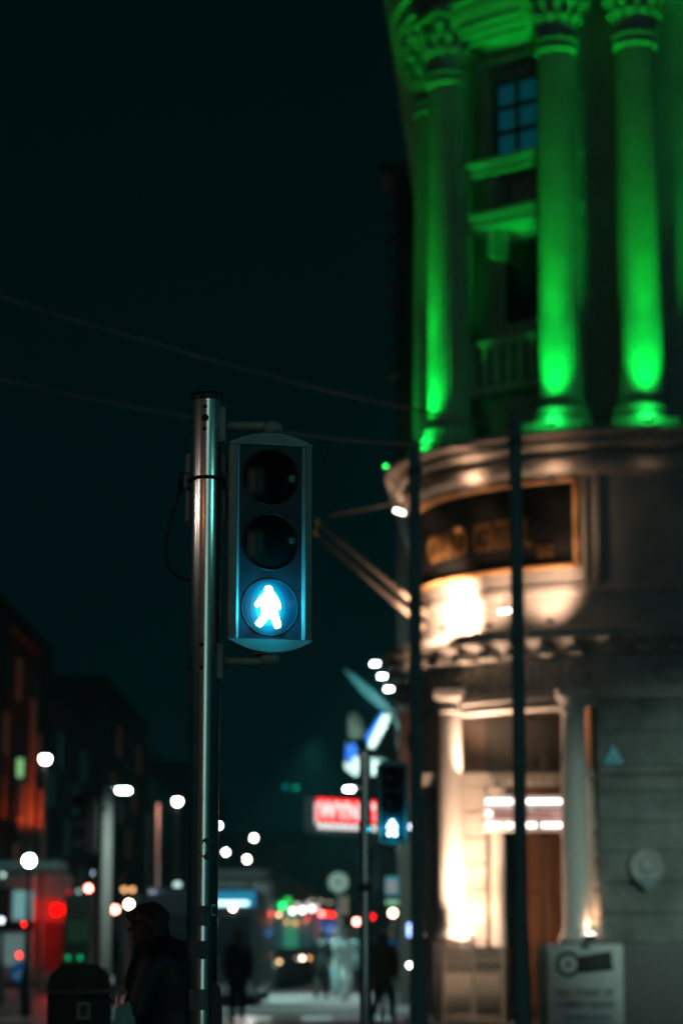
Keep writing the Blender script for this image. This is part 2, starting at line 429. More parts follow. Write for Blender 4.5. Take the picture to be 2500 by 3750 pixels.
def bracket(px0, px1, py0, py1, army0, army1, elbow, down, label):
    b = thing('mounting_bracket', label, 'bracket', P(px1, (py0 + py1) / 2, YP))
    o0 = Vector(b.location)
    q = lambda x, y, Y=YP: P(x, y, Y) - o0
    x0, x1 = q(px0, py0).x, q(px1, py0).x; z0, z1 = q(px0, py1).z, q(px0, py0).z
    MB().bx(x0 - .004, x1, -.028, .028, z0, z1, .004).build('plate', GREYP, b)
    a = q(px1, (army0 + army1) / 2); e_ = q(elbow, (army0 + army1) / 2); r = (q(0, army0).z - q(0, army1).z) / 2
    e_.y = .0
    arm = MB().tube([a, a * .3 + e_ * .7, e_], [r, r * .98, r * .9], 20); arm.build('arm', GREYP, b)
    s_ = -1 if down else 1
    MB().lathe([(.0, s_ * r * 1.0), (.018, s_ * r * 1.0), (.033, s_ * r * .35), (.036, -s_ * r * .3), (.036, -s_ * (r + .012)), (.0, -s_ * (r + .012))], c=e_, n=28).build('elbow', GREYP, b)
    return b


bracket(809, 827, 1493, 1623, 1543, 1577, 998, False, 'upper grey arm holding the top of the signal head')
bb = bracket(799, 816, 2358, 2488, 2406, 2437, 988, True, 'lower grey arm holding the bottom of the signal head')
M = Matrix.Rotation(pi / 2, 3, 'Y')
MB().lathe([(.004, 0), (.004, .018), (.007, .018), (.007, .026), (0, .026)], c=P(824, 2457, YP) - Vector(bb.location), M=M, n=12).build('bolt', GALV, bb)
# push button unit low on the right of the post
pu = thing('push_button_unit', 'dark rounded push button housing low on the right side of the steel post', 'push button', P(798, 3800, YP))
hh = P(798, 3600, YP).z - P(798, 3800, YP).z
MB().prism([(-.03, -.12), (.008, -.12), (.012, -.10), (.012, hh * .75), (.007, hh * .92), (-.006, hh), (-.03, hh)], -.04, .05).build('casing', BLACKP, pu)
MB().lathe([(.02, 0), (.02, .006), (.0, .008)], M=Matrix.Rotation(pi / 2, 3, 'X'), c=(-.01, -.04, .0), n=20).build('button', GALV, pu)

# ------------------------------------------------------------------ second signal
Y2 = 23.3
p2 = P(1336, 2760, Y2)
t2 = thing('signal_pole', 'blurred steel signal post further away carrying the smaller lit walking man signal', 'pole', (p2.x, Y2, .0))
z2 = P(1336, 2742, Y2).z
MB().lathe([(.056, 0), (.056, z2 - .02)], n=40).build('tube', STEEL, t2)
MB().lathe([(.060, z2 - .03), (.060, z2), (0, z2 + .003)], n=32).build('cap', BLACKP, t2)
MB().lathe([(.062, P(1336, 3265, Y2).z), (.062, P(1336, 3235, Y2).z)], n=32).build('clamp_ring', BLACKP, t2)
hh2 = P(1437, 2940, Y2 - .03)
ped_head('smaller blurred pedestrian signal with a lit walking man, in front of the dark corner', 'pedestrian_signal', hh2, radians(8), 1.0, glow=2.2)
for k, (pyy, wd) in enumerate(((2766, 'upper'), (3112, 'lower'))):
    a = P(1352, pyy, Y2); e2 = P(1432, pyy, Y2)
    bk = thing('mounting_bracket', wd + ' arm between the far signal post and its walking man head', 'bracket', a)
    MB().tube([(0, 0, 0), e2 - a], .017, 12).build('arm', GREYP, bk)
    MB().bx(-.012, .006, -.025, .025, -.06, .06, .003).build('plate', GREYP, bk)

# ------------------------------------------------------------------ corner building
YC = 39.4
XC = P(2353, 1500, YC - 3.4).x
bld = thing('corner_building', 'classical stone corner building with curved colonnade lit green above a bar entrance', 'building', (XC, YC, 0))
BACK = radians(94.2); bdir = Vector((sin(radians(4.2)), cos(radians(4.2)), 0))


def zf(py, R=3.45): return P(2353, py, YC - R).z
EX = .965
def AP(R, th, z=0): return Vector((-R * sin(th) * EX, -R * cos(th), z))     # local to the building


def path(R, a0=BACK, a1=0.0, right=3.2, back=12.0, n=44):
    pts = []
    if back: q = AP(R, BACK); pts.append(q + bdir * back)
    for i in range(n + 1): pts.append(AP(R, a0 + (a1 - a0) * i / n))
    if right: pts.append(AP(R, 0) + Vector((right, 0, 0)))
    return pts


def sweep(mb, prof, **kw):
    rows = [[Vector((p.x, p.y, z)) for p in path(R, **kw)] for R, z in prof]
    n = len(rows[0]); vs = [p for r in rows for p in r]
    fs = [(i * n + k, i * n + k + 1, (i + 1) * n + k + 1, (i + 1) * n + k) for i in range(len(rows) - 1) for k in range(n - 1)]
    mb.add(vs, fs, False)
    m = len(rows)
    for e_ in (0, n - 1):
        if m > 2: mb.add([rows[i][e_] for i in range(m)], [tuple(range(m))])
    return mb


zbase = zf(1560, 3.9)                        # ledge the green columns stand on
zcapB = zf(150, 3.4); zcapT = zf(-75, 3.4)
# upper recessed wall
sweep(MB(), [(2.55, zbase - .1), (2.55, zcapT + 1.2), (2.0, zcapT + 1.2)]).build('upper_wall', STONE, bld)
# entablature
b = MB()
sweep(b, [(2.5, zcapT), (3.72, zcapT), (3.72, zcapT + .22), (3.80, zcapT + .24), (3.80, zcapT + .5), (3.88, zcapT + .52), (3.9, zcapT + .6), (3.74, zcapT + .62),
          (3.74, zcapT + 1.1), (3.9, zcapT + 1.15), (3.85, zcapT + 1.3), (4.0, zcapT + 1.36), (4.06, zcapT + 1.7), (2.5, zcapT + 1.75)])
b.build('entablature', STONE, bld)
b = MB()
for i in range(46):
    a = radians(-0 + i * 2.1)
    if a > BACK: break
    M = Matrix.Rotation(-a, 3, 'Z'); b.box(AP(3.86, a, zcapT + 1.22), (.075, .26, .22), M=M)
for i in range(90):
    q = AP(3.86, BACK) + bdir * (i * .155); q.z = zcapT + 1.22; b.box(q, (.26, .08, .22))
b.build('dentil_band', STONE, bld)
# side cornice running back, catches green light
# columns
COLA = [(0, 'far right'), (21.8, ''), (60.8, ''), (86, '')]


def leaf(mb, a, r0, z0, h, wd, curl, R_):
    """curled acanthus leaf on a bell at angle a"""
    M = Matrix.Rotation(a, 3, 'Z'); vs = []; fs = []
    prof = [(r0, 0), (r0 + .02, h * .35), (r0 + .05, h * .7), (r0 + .05 + curl, h), (r0 + .09 + curl, h * .92), (r0 + .07 + curl, h * .82)]
    for i, (r, z) in enumerate(prof):
        wv = wd * (1 - .12 * i)
        for s_ in (-1, 0, 1): vs.append(M @ Vector((r - (.03 if s_ else 0), s_ * wv, z0 + z)))
    for i in range(len(prof) - 1):
        for k in range(2): fs.append((i * 3 + k, i * 3 + k + 1, (i + 1) * 3 + k + 1, (i + 1) * 3 + k))
    mb.add(vs, fs)


def big_column(th):
    R = 3.4 if th < 1.4 else 3.17; c = AP(R, th); g = bpy.data.objects.new('column', None); C.objects.link(g); g.parent = bld; g.location = (c.x, c.y, 0)
    h0 = zbase + .52; rb = .345
    prof = []
    for i in range(15):
        u = i / 14; prof.append((rb * (1 - .16 * u ** 1.7), h0 + (zcapB - h0) * u))
    MB().lathe([(rb * .9, h0 - .05)] + prof, n=120, flute=24, fd=.085).build('shaft', STONE, g)
    zb = zbase
    MB().box((0, 0, zb + .07), (.98, .98, .14), M=Matrix.Rotation(-th, 3, 'Z')).lathe(
        [(.3, zb + .14), (.46, zb + .14), (.485, zb + .19), (.47, zb + .24), (.41, zb + .26), (.40, zb + .31), (.43, zb + .33), (.43, zb + .39), (.39, zb + .41), (.37, zb + .52), (.3, zb + .52)], n=40).build('base', STONE, g)
    rt = rb * .84; k = MB()
    k.lathe([(rt, zcapB - .16), (rt + .05, zcapB - .14), (rt + .05, zcapB - .07), (rt, zcapB - .05), (rt, zcapB), (rt + .06, zcapB + .02), (rt + .06, zcapB + .07), (rt, zcapB + .09),
             (rt, zcapB + .5), (rt + .1, zcapT - .16), (rt, zcapT - .14)], n=32)
    for j in range(10): leaf(k, 2 * pi * j / 10, rt, zcapB + .08, .34, .11, .07, 0)
    for j in range(10): leaf(k, 2 * pi * (j + .5) / 10, rt + .02, zcapB + .16, .52, .10, .10, 0)
    for j in range(4):
        a = pi / 4 + j * pi / 2 - th; q = Vector((cos(a), sin(a), 0)) * (rt + .24); q.z = zcapT - .22
        k.ball(q, (.10, .10, .11), 8); k.tube([Vector((cos(a), sin(a), 0)) * (rt + .02) + Vector((0, 0, zcapB + .5)), q], [.05, .06], 6)
    k.box((0, 0, zcapT - .065), (1.02, 1.02, .11), M=Matrix.Rotation(-th, 3, 'Z'))
    k.build('capital', STONE, g)
    return g


for a, _ in COLA: big_column(radians(a))

# uplights at the foot of the columns
for i, (a, _) in enumerate(COLA + [(-20, '')]):
    if i == 4: continue
    th = radians(a); q = AP(4.02, th, zbase + .03) + Vector((XC, YC, 0))
    lab = ['green floodlight at the foot of the rightmost green column', 'green floodlight at the foot of the second green column from the right',
           'green floodlight on the ledge left of the curved sign, under the narrow lit column', 'green floodlight at the far left edge of the ledge'][i]
    fl = thing('floodlight', lab, 'floodlight', q, -th, 'green uplights on the ledge')
    MB().box((0, -.02, .03), (.16, .10, .06), bev=.01).build('body', BLACKP, fl)
    MB().box((0, .0, .064), (.12, .07, .006)).build('lamp_face', emis('green_lamp', (.05, 1, .18), 30), fl)
    pw = [480, 440, 460, 80][i]
    aim = AP(3.55, th, zbase + 4.2) + Vector((XC, YC, 0))
    lamp('SPOT', q + AP(.20, th, .02), (0, 1, .045), pw * 2.3, r=.06, target=AP(3.70, th, zbase + 5.5) + Vector((XC, YC, 0)), size=26, blend=1.0, name='uplight_beam')
    lamp('SPOT', q + AP(.30, th, .0), (0, 1, .075), pw * .95, r=.06, target=AP(3.6, th, zbase + 1.75) + Vector((XC, YC, 0)), size=50, blend=1.0, name='uplight_beam')
    lamp('POINT', q + AP(.02, th, .16), (.0, 1, .10), 6, r=.03, name='uplight_spill')

# window in the bay and its pediments
thw = radians(38.5)
Mw = Matrix.Rotation(-thw, 3, 'Z')


def bay(mb, x0, x1, d0, d1, z0, z1):         # box in the frame of the bay (x along wall, d outwards)
    c = AP(2.55 + (d0 + d1) / 2, thw) + Mw @ Vector(((x0 + x1) / 2, 0, 0)); mb.box((c.x, c.y, (z0 + z1) / 2), (abs(x1 - x0), abs(d1 - d0), abs(z1 - z0)), M=Mw)


zw0, zw1 = zf(520, 2.6), zf(240, 2.6)
win = bpy.data.objects.new('window', None); C.objects.link(win); win.parent = bld
b = MB(); bay(b, -.62, .62, -.05, .05, zw0 + .05, zw1 + .05); b.build('pane', emis('lit_blinds', (.005, .30, .38), .12), win)
b = MB()
for x in (-.62, -.21, .21, .62): bay(b, x - .035, x + .035, .03, .10, zw0, zw1 + .1)
for i in range(4): z = zw0 + (zw1 - zw0) * i / 3; bay(b, -.66, .66, .028, .105, z - .03, z + .05)
b.build('frame', mat('window_frame', (.1, .1, .1), .6), win)
b = MB()
for x in (-.78, .78): bay(b, x - .1, x + .1, .02, .16, zw0 - .3, zw1 + .3)
bay(b, -.95, .95, .02, .22, zw1 + .3, zw1 + .42)
b.build('surround', STONE, win)
for zz_ in (zf(575, 3.0), zf(770, 3.0)):
    b = MB(); bay(b, -.95, .95, .0, .55, zz_, zz_ + .16); bay(b, -1.0, 1.0, .0, .62, zz_ + .16, zz_ + .24)
    bay(b, -.6, -.45, .0, .4, zz_ - .45, zz_); bay(b, .45, .6, .0, .4, zz_ - .45, zz_)
    b.build('ledge', STONE, bld)
b = MB(); zb0, zb1 = zf(1390, 3.0), zf(1190, 3.0)
bay(b, -1, 1, .3, .5, zb1 - .1, zb1); bay(b, -1, 1, .3, .5, zb0, zb0 + .12)
for i in range(9): bay(b, -.95 + i * .23, -.85 + i * .23, .34, .46, zb0 + .12, zb1 - .1)
b.build('balustrade', STONE, bld)
b = MB(); bay(b, -.5, .5, -.02, .03, zf(1130, 2.6), zf(830, 2.6)); b.build('window', GLASSD, bld)
lamp('SPOT', AP(3.6, thw, zf(900, 3.4)) + Vector((XC, YC, 0)), (0, 1, .03), 1.5, r=.1, target=AP(2.9, thw, zf(560, 3)) + Vector((XC, YC, 0)), size=80, blend=1, name='ledge_uplight')
lamp('SPOT', AP(4.3, thw, zf(330, 3.4)) + Vector((XC, YC, 0)), (0, 1, .03), 7, r=.1, target=AP(3.4, thw, zcapT) + Vector((XC, YC, 0)), size=58, blend=1, name='soffit_fill')  # added floating lamp without a fixture, greens the soffit
# curved hood with pale stripes under the soffit, between the capitals
b = MB()
for k, (r, dz) in enumerate(((3.3, .0), (3.42, .10), (3.54, .2))):
    b.lathe([(r, zcapT - .62 + dz), (r + .05, zcapT - .62 + dz), (r + .05, zcapT - .55 + dz), (r, zcapT - .55 + dz)], n=20, M=Matrix.Diagonal((EX, 1, 1)), a0=-pi / 2 - radians(52), a1=-pi / 2 - radians(31))
b.build('curved_hood', STONE, bld)
b = MB().lathe([(2.5, zcapT - .70), (3.62, zcapT - .28), (3.62, zcapT)], n=20, M=Matrix.Diagonal((EX, 1, 1)), a0=-pi / 2 - radians(54), a1=-pi / 2 - radians(28)); b.build('cove', STONE, bld)
# green wash on the receding cornice
for k in range(3):
    q = Vector((XC, YC, 0)) + AP(4.9, BACK) + bdir * (1.0 + 4 * k); q.z = zcapT - 2.0
    lamp('SPOT', q, (0, 1, .03), 13, r=.1, target=q + Vector((.5, 0, 3.0)), size=110, blend=1, name='cornice_uplight')

# podium cornice, sign wall, mid cornice, frieze
b = MB()
sweep(b, [(2.5, zbase), (4.0, zbase), (4.0, zf(1598)), (3.76, zf(1603)), (3.80, zf(1612)), (3.80, zf(1636)), (3.52, zf(1642)), (3.45, zf(1650))])
b.build('ledge_cornice', STONE, bld)
zs1 = zf(1700); zmid = zf(2290)
b = MB()
sweep(b, [(3.45, zf(1650)), (3.45, zf(1664)), (3.60, zf(1668)), (3.70, zf(1684)), (3.70, zf(1706)), (3.62, zf(1728)), (3.45, zf(1738)), (3.45, zf(2130)), (3.50, zf(2134)), (3.52, zf(2160)), (3.46, zf(2170)), (3.46, zmid)])
b.build('sign_wall', STONE, bld)
b = MB()
sweep(b, [(3.46, zmid), (3.9, zf(2300)), (4.05, zf(2312)), (4.05, zf(2345)), (3.95, zf(2352)), (3.66, zf(2372)), (3.62, zf(2396)), (3.5, zf(2400))])
b.build('mid_cornice', STONE, bld)
for i in range(13):
    a = radians(i * 7.6 + 2); MB().box(AP(3.80, a, zf(2385)), (.20, .36, .13), M=Matrix.Rotation(-a, 3, 'Z')).build('modillion', STONE, bld)
for i in range(6): MB().box((.3 + i * .45, -3.80, zf(2385)), (.20, .36, .13)).build('modillion', STONE, bld)
for i in range(8): q = AP(3.80, BACK) + bdir * (.3 + i * .5); q.z = zf(2385); MB().box(q, (.36, .2, .13)).build('modillion', STONE, bld)
b = MB()
sweep(b, [(3.5, zf(2400)), (3.5, zf(2528)), (3.56, zf(2532)), (3.56, zf(2552)), (3.46, zf(2560)), (2.6, zf(2560))])
b.build('frieze', STONE, bld)
# moulded vertical frame right of the sign
b = MB(); x0 = P(2135, 1950, YC - 3.3).x - XC
for (pa, pb_) in ((2135, 2152), (2180, 2205)):
    xa = P(pa, 1950, YC - 3.42).x - XC; xb = P(pb_, 1950, YC - 3.42).x - XC
    tha = asin(-xa / 3.46) if xa < 0 else 0; b.box(AP(3.50, tha, (zf(1740) + zf(2125)) / 2), (xb - xa, .10, zf(1740) - zf(2125)), M=Matrix.Rotation(-tha, 3, 'Z'), bev=.02)
b.build('vertical_moulding', STONE, bld)


def bendR(R):
    def f(p):                                # p.x = arc length to the right from angle 0
        a = -p.x / R; q = AP(R - p.y, a); return Vector((q.x, q.y, p.z))
    return f


# frieze lettering
for (txt, a_deg, wd) in (('BANKING', 36, 2.6), ('C A', -4.5, 1.15)):
    arc0 = -radians(a_deg) * 3.52
    if a_deg > 0:
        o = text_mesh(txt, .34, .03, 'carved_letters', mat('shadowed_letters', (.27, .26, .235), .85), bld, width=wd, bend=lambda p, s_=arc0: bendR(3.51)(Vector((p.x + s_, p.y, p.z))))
    else:
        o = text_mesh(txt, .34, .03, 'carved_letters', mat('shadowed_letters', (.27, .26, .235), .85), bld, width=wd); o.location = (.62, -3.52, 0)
    o.location.z = zf(2505)

# curved fascia sign
sg = thing('fascia_sign', 'curved dark bar sign with gilt letters and beaded gold frame', 'sign', (XC, YC, 0))
thA = asin((2353 - 2092) * U(1950, YC - 3.4) / 3.5); thB = radians(88)
zt_, zb_ = zf(1752, 3.5), zf(2058, 3.5)
pan = MB(); pan.lathe([(3.455, zb_), (3.50, zb_), (3.50, zt_), (3.455, zt_)], n=40, M=Matrix.Diagonal((EX, 1, 1)), a0=-pi / 2 - thB, a1=-pi / 2 - thA); pan.build('panel', mat('sign_black', (.006, .006, .006), .7, spec=.15), sg)
b = MB()
for (za, zc2) in ((zt_ - .02, zt_ + .06), (zb_ - .06, zb_ + .02)):
    b.lathe([(3.47, za), (3.53, za), (3.56, (za + zc2) / 2), (3.53, zc2), (3.47, zc2)], n=40, M=Matrix.Diagonal((EX, 1, 1)), a0=-pi / 2 - thB, a1=-pi / 2 - thA)
for a in (thA, thB): b.box(AP(3.52, a, (zt_ + zb_) / 2), (.09, .08, zt_ - zb_ + .12), M=Matrix.Rotation(-a, 3, 'Z'))
b.build('frame', mat('worn_gilt', (.55, .34, .17), .5, metal=.3, var=.2, scale=8), sg)
b = MB(); NB = 62
for i in range(NB + 1):
    a = thA + (thB - thA) * i / NB
    for z in (zt_ + .02, zb_ - .02): b.ball(AP(3.57, a, z), .030, 6)
for i in range(24):
    z = zb_ + (zt_ - zb_) * i / 23
    b.ball(AP(3.575, thA, z), .030, 6)
bd = b.build('beading', GOLD, sg)


def sign_text(txt, px0, px1, h, zlo, name='lettering', mt=GOLD):
    th0 = asin((2353 - px0) * U(1950, YC - 3.1) / 3.52) if px0 < 2353 else 0
    th1 = asin((2353 - px1) * U(1950, YC - 3.3) / 3.52)
    wd = (th0 - th1) * 3.52; mid = -(th0 + th1) / 2 * 3.52
    o = text_mesh(txt, h, .05, name, mt, sg, width=wd, bend=lambda p: bendR(3.52)(Vector((p.x + mid, p.y, p.z)))); o.location.z = zlo
    return o


sign_text('GRAND', 1556, 1690, .45, zf(1960) - .10)
sign_text('CENTRAL', 1722, 1925, .45, zf(1960) - .10)
sign_text('BAR', 1952, 2010, .20, zf(2030))

# ground floor walls (rusticated)
courses = []
zc_list = [zf(y) for y in (2586, 2698, 2805)] ; zg = zf(3462)
def rust(R, ztop_, zbot, n):
    pr = []; h = (ztop_ - zbot) / n
    for i in range(n):
        a = ztop_ - h * i; pr += [(R, a - .028), (R, a - h + .034), (R - .07, a - h + .026), (R - .07, a - h - .020)]
    return pr
zb1_, zb2_ = zf(2805), zf(2900)
b = MB()
# flat wall right of the entrance, drawn from x of pixel 2190 to the right
xw = P(2192, 3000, YC - 3.45).x - XC
def flat_wall(prof, x0, x1):
    vs = []; 
    for R, z in prof: vs += [(x0, -R, z), (x1, -R, z)]
    return vs, [(2 * i, 2 * i + 1, 2 * i + 3, 2 * i + 2) for i in range(len(prof) - 1)]
prof = [(3.45, zf(2560))] + rust(3.45, zf(2560), zb1_, 2) + [(3.55, zb1_), (3.57, zb1_ - .06), (3.55, zf(2832)), (3.45, zf(2838)), (3.45, zf(2846)), (3.5, zf(2850)), (3.5, zf(2892)), (3.45, zb2_)] \
    + rust(3.45, zb2_, zg, 5) + [(3.52, zg), (3.52, 0.12)]
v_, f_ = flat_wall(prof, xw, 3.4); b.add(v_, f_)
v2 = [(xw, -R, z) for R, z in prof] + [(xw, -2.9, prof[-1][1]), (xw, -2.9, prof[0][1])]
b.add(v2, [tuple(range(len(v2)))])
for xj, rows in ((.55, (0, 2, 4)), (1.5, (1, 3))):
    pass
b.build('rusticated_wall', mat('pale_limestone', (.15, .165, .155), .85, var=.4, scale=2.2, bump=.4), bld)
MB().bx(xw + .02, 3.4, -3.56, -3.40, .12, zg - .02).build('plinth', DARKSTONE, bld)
# curved wall left of the entrance
thL = asin((2353 - 1596) * U(3000, YC - 1) / 3.46)
b = MB(); sweep(b, [(3.40, zf(2560))] + [(r - .0, z) for r, z in rust(3.46, zf(2560), zg, 7)] + [(3.54, zg), (3.54, .12)], a0=BACK, a1=thL, right=0, back=12)
b.build('curved_wall', STONE, bld)
# porch: ceiling, floor, back wall
XL = P(1600, 3000, YC - 1.2).x - XC
yb = -1.55
MB().bx(XL - .5, xw + .3, -3.3, 0, .12, .3).build('porch_step', DARKSTONE, bld)
b = MB(); b.bx(XL - .6, xw + .6, yb, yb + .2, zf(2905) + .02, zf(2560)); b.build('transom_wall', mat('dark_panelling', (.06, .04, .03), .5, var=.3, scale=3), bld)
GLF = mat('dim_fanlight_glass', (.02, .018, .014), .55)
fan = MB(); fan.bx(P(1775, 2700, YC + yb).x - XC, P(2052, 2700, YC + yb).x - XC, yb - .03, yb - .01, zf(2800), zf(2590)); fan.build('fanlight', GLF, bld)
b = MB(); zl = P(1900, 2845, YC + yb).z
b.bx(XL - .3, xw, yb - .28, yb - .002, zl - .05, zl + .04); b.bx(XL - .3, xw, yb - .2, yb - .002, zl - .14, zl - .06); b.build('door_cornice', STONE, bld)


def porch_x(px): return P(px, 3200, YC + yb).x - XC


pr = []
x0, x1 = porch_x(1600), porch_x(1778)
b = MB(); H0, H1 = .3, zl - .15; nC = 9
for i in range(nC):
    z0 = H0 + (H1 - H0) * i / nC; z1 = H0 + (H1 - H0) * (i + 1) / nC
    b.bx(x0, x1, yb - .12, yb + .1, z0 + .012, z1 - .012)
b.bx(x0, x1 - .02, yb - .08, yb + .08, H0, H1)
b.build('rusticated_pier', STONE, bld)
MB().bx(x0 - .1, porch_x(1858), yb - .34, yb - .125, .3, zg - .02, .01).build('dark_gate_backing', mat('painted_dark_backing', (.010, .009, .008), .9, spec=.1), bld)  # added black block, the darkness behind the gate is put into its colour
b = MB(); xa, xb = porch_x(1785), porch_x(1852)
b.lathe([(.14, .3), (.14, 1.0), (.125, 1.05), (.12, zl - .4), (.15, zl - .3), (.15, zl - .16)], c=((xa + xb) / 2, yb - .1, 0), n=20); b.build('inner_pillar', STONE, bld)
dr = bpy.data.objects.new('door', None); C.objects.link(dr); dr.parent = bld
xd0, xd1 = porch_x(1895), porch_x(2075)
b = MB(); b.bx(xd0, xd1, yb - .03, yb + .05, .3, zl - .16)
for i in range(2):
    for j in range(3):
        b.bx(xd0 + .08 + i * .38, xd0 + .38 + i * .38, yb - .06, yb - .031, .5 + j * .95, 1.3 + j * .95, .02)
b.build('door_leaf', WOOD, dr)
MB().tube([(xd0 + .1, yb - .09, 1.2), (xd0 + .1, yb - .09, 1.6)], .015, 8).build('handle', GOLD, dr)
# pier behind the right-hand column
xp0, xp1 = P(2150, 3000, YC - 2.9).x - XC, P(2196, 3000, YC - 2.9).x - XC
b = MB(); zi = P(2170, 2858, YC - 2.9).z; n_ = 6
for i in range(n_):
    z0 = zg + (zi - zg) * i / n_; z1 = zg + (zi - zg) * (i + 1) / n_; b.bx(xp0, xp1, -3.30, -2.6, z0 + .015, z1 - .015, .02)
b.bx(xp0 + .02, xp1, -3.2, -2.6, .12, zi)
b.bx(xp0 - .05, xp1 + .0, -3.34, -2.6, zi + .02, zi + .14, .03)
b.build('reveal_pier', STONE, bld)
MB().bx(xp0 + .02, xp1 + .01, -3.24, -2.6, zi + .14, zf(2575)).build('upper_pilaster', mat('brown_panel', (.30, .14, .06), .6, var=.3, scale=4), bld)


def doric(px, dY, py_ref=3000):
    Yd = YC - dY; c = P(px, py_ref, Yd); g = bpy.data.objects.new('entrance_column', None); C.objects.link(g); g.parent = bld; g.location = (c.x - XC, -dY, 0)
    STONE = mat('clean_pale_stone', (.60, .58, .54), .8, var=.08, scale=3)
    zz0, zz1 = P(px, 3405, Yd).z, P(px, 2612, Yd).z; r = .205
    MB().lathe([(r * (1 - .15 * (i / 10) ** 1.8), zz0 + (zz1 - zz0) * i / 10) for i in range(11)], n=40).build('shaft', STONE, g)
    MB().lathe([(r * .8, zz1 - .02), (r * .95, zz1), (r * .98, zz1 + .05), (r * .86, zz1 + .07), (r * .86, zz1 + .15), (r * 1.25, zz1 + .22), (r * 1.25, zz1 + .25)], n=32).box((0, 0, zz1 + .30), (.50, .50, .10)).build('capital', STONE, g)
    MB().lathe([(r * .9, zz0 - .18), (r * 1.3, zz0 - .17), (r * 1.33, zz0 - .12), (r * 1.15, zz0 - .07), (r * 1.12, zz0 - .01), (r, zz0 + .02)], n=32).build('base', STONE, g)
    MB().bx(-.28, .28, -.28, .28, .12, zz0 - .18).build('pedestal', DARKSTONE, g)


doric(1649, 1.95); doric(2103, 3.28)
# curved lintel soffit strip between the columns
b = MB(); sweep(b, [(3.05, zf(2585)), (3.52, zf(2585)), (3.52, zf(2556)), (3.05, zf(2556)), (3.05, zf(2585))], a0=radians(80), a1=thA * .75, right=0, back=0); b.build('lintel', STONE, bld)

# marquee sign inside the porch
ms = thing('marquee_sign', 'bright illuminated bulb sign with red lettering over the entrance door', 'sign', P(1905, 3080, YC - 2.35))
ml = lambda px, py: P(px, py, YC - 2.35) - Vector(ms.location)
a0, a1 = ml(1772, 3045), ml(2062, 2912)
MB().bx(a0.x, a1.x, .0, .16, a0.z, a1.z, .015).build('box', WHITE_P, ms)
MB().bx(a0.x + .13, a1.x - .02, -.012, -.002, ml(0, 3002).z, ml(0, 2968).z).build('text_panel', emis('pink_panel', (1, .50, .42), .55), ms)
o = text_mesh('GRAND CENTRAL', .10, .008, 'lettering', emis('red_letters', (.5, .06, .04), .35), ms, width=abs(a1.x - a0.x) * .72); o.location = (.05, -.02, ml(0, 2997).z)
bm_ = emis('marquee_bulb', (1, .82, .74), 9.0)
for row, py in ((0, 2935), (1, 3022)):
    for i in range(15):
        px = 1786 + i * 18.6
        if (row == 0 and i in (6,)) or (row == 1 and i in (3, 10)): continue
        q = ml(px, py); MB().ball((q.x, -.02, q.z), .026, 8).build('bulb', bm_, ms)
q = ml(1788, 2980); MB().ball((q.x, -.02, q.z), .03, 8).build('bulb', bm_, ms)
for x in (-.2, .2): MB().tube([(x, .08, a1.z), (x, .08, a1.z + .3)], .01, 6).build('hanger', DKMETAL, ms)
lamp('AREA', Vector(ms.location) + Vector((0, -.1, .28)), WWHITE, 4.0, r=.5, target=Vector(ms.location) + Vector((0, -3, -.3)), name='marquee_glow')

# warm floodlights of the porch and the sign wall
def flood(px, py, Y, aim, power, label, size=100, col=WARM, face=22, body=(.16, .10, .10), vis=True, r=.04, tilt=0.0):
    q = P(px, py, Y); f = thing('floodlight', label, 'floodlight', q, 0)
    d = (Vector(aim) - q).normalized(); M = d.to_track_quat('Y', 'Z').to_matrix()
    MB().box((0, 0, 0), body, M=M, bev=.012).build('body', DKMETAL, f)
    MB().box(M @ Vector((0, body[1] / 2 + .004, 0)), (body[0] * .85, .006, body[2] * .85), M=M).build('lamp_face', emis('warm_lamp_face' + str(face), (1, .78, .62), face), f)
    lamp('SPOT', q + d * (body[1] / 2 + .03), col, power, r=r, target=aim, size=size, blend=.8, name='flood_beam')
    return f


O = Vector((XC, YC, 0))
flood(1719, 3428, YC - 2.0, P(1742, 3150, YC + yb), 70, 'small bright floodlight at the foot of the left entrance column', 120)
flood(2160, 3436, YC - 3.55, P(2172, 3200, YC - 3.0), 26, 'small floodlight at the foot of the pier by the poster board', 70)
flood(1565, 3440, YC - .6, P(1572, 3200, YC + .1), 16, 'hidden floodlight at the foot of the curved wall', 90)
lamp('POINT', P(1735, 3380, YC - 2.35), (1, .60, .40), 80, r=.06, name='porch_fill')
lamp('SPOT', P(1735, 3400, YC - 2.9), (1, .60, .40), 700, r=.06, target=P(1650, 3020, YC - 1.95), size=84, blend=1, name='column_uplight')
lamp('SPOT', P(2125, 3430, YC - 2.9), (1, .56, .34), 60, r=.06, target=P(2165, 3000, YC - 3.1), size=50, blend=1, name='pier_uplight')
lamp('POINT', P(1900, 2700, YC - 2.4), WARM, 5.0, r=.15, name='porch_ceiling_lamp')
lamp('SPOT', P(1700, 2850, YC - 2.2), (1, .62, .42), 400, r=.1, target=AP(3.3, radians(45), zf(2560)) + O, size=120, blend=1, name='lintel_uplight')
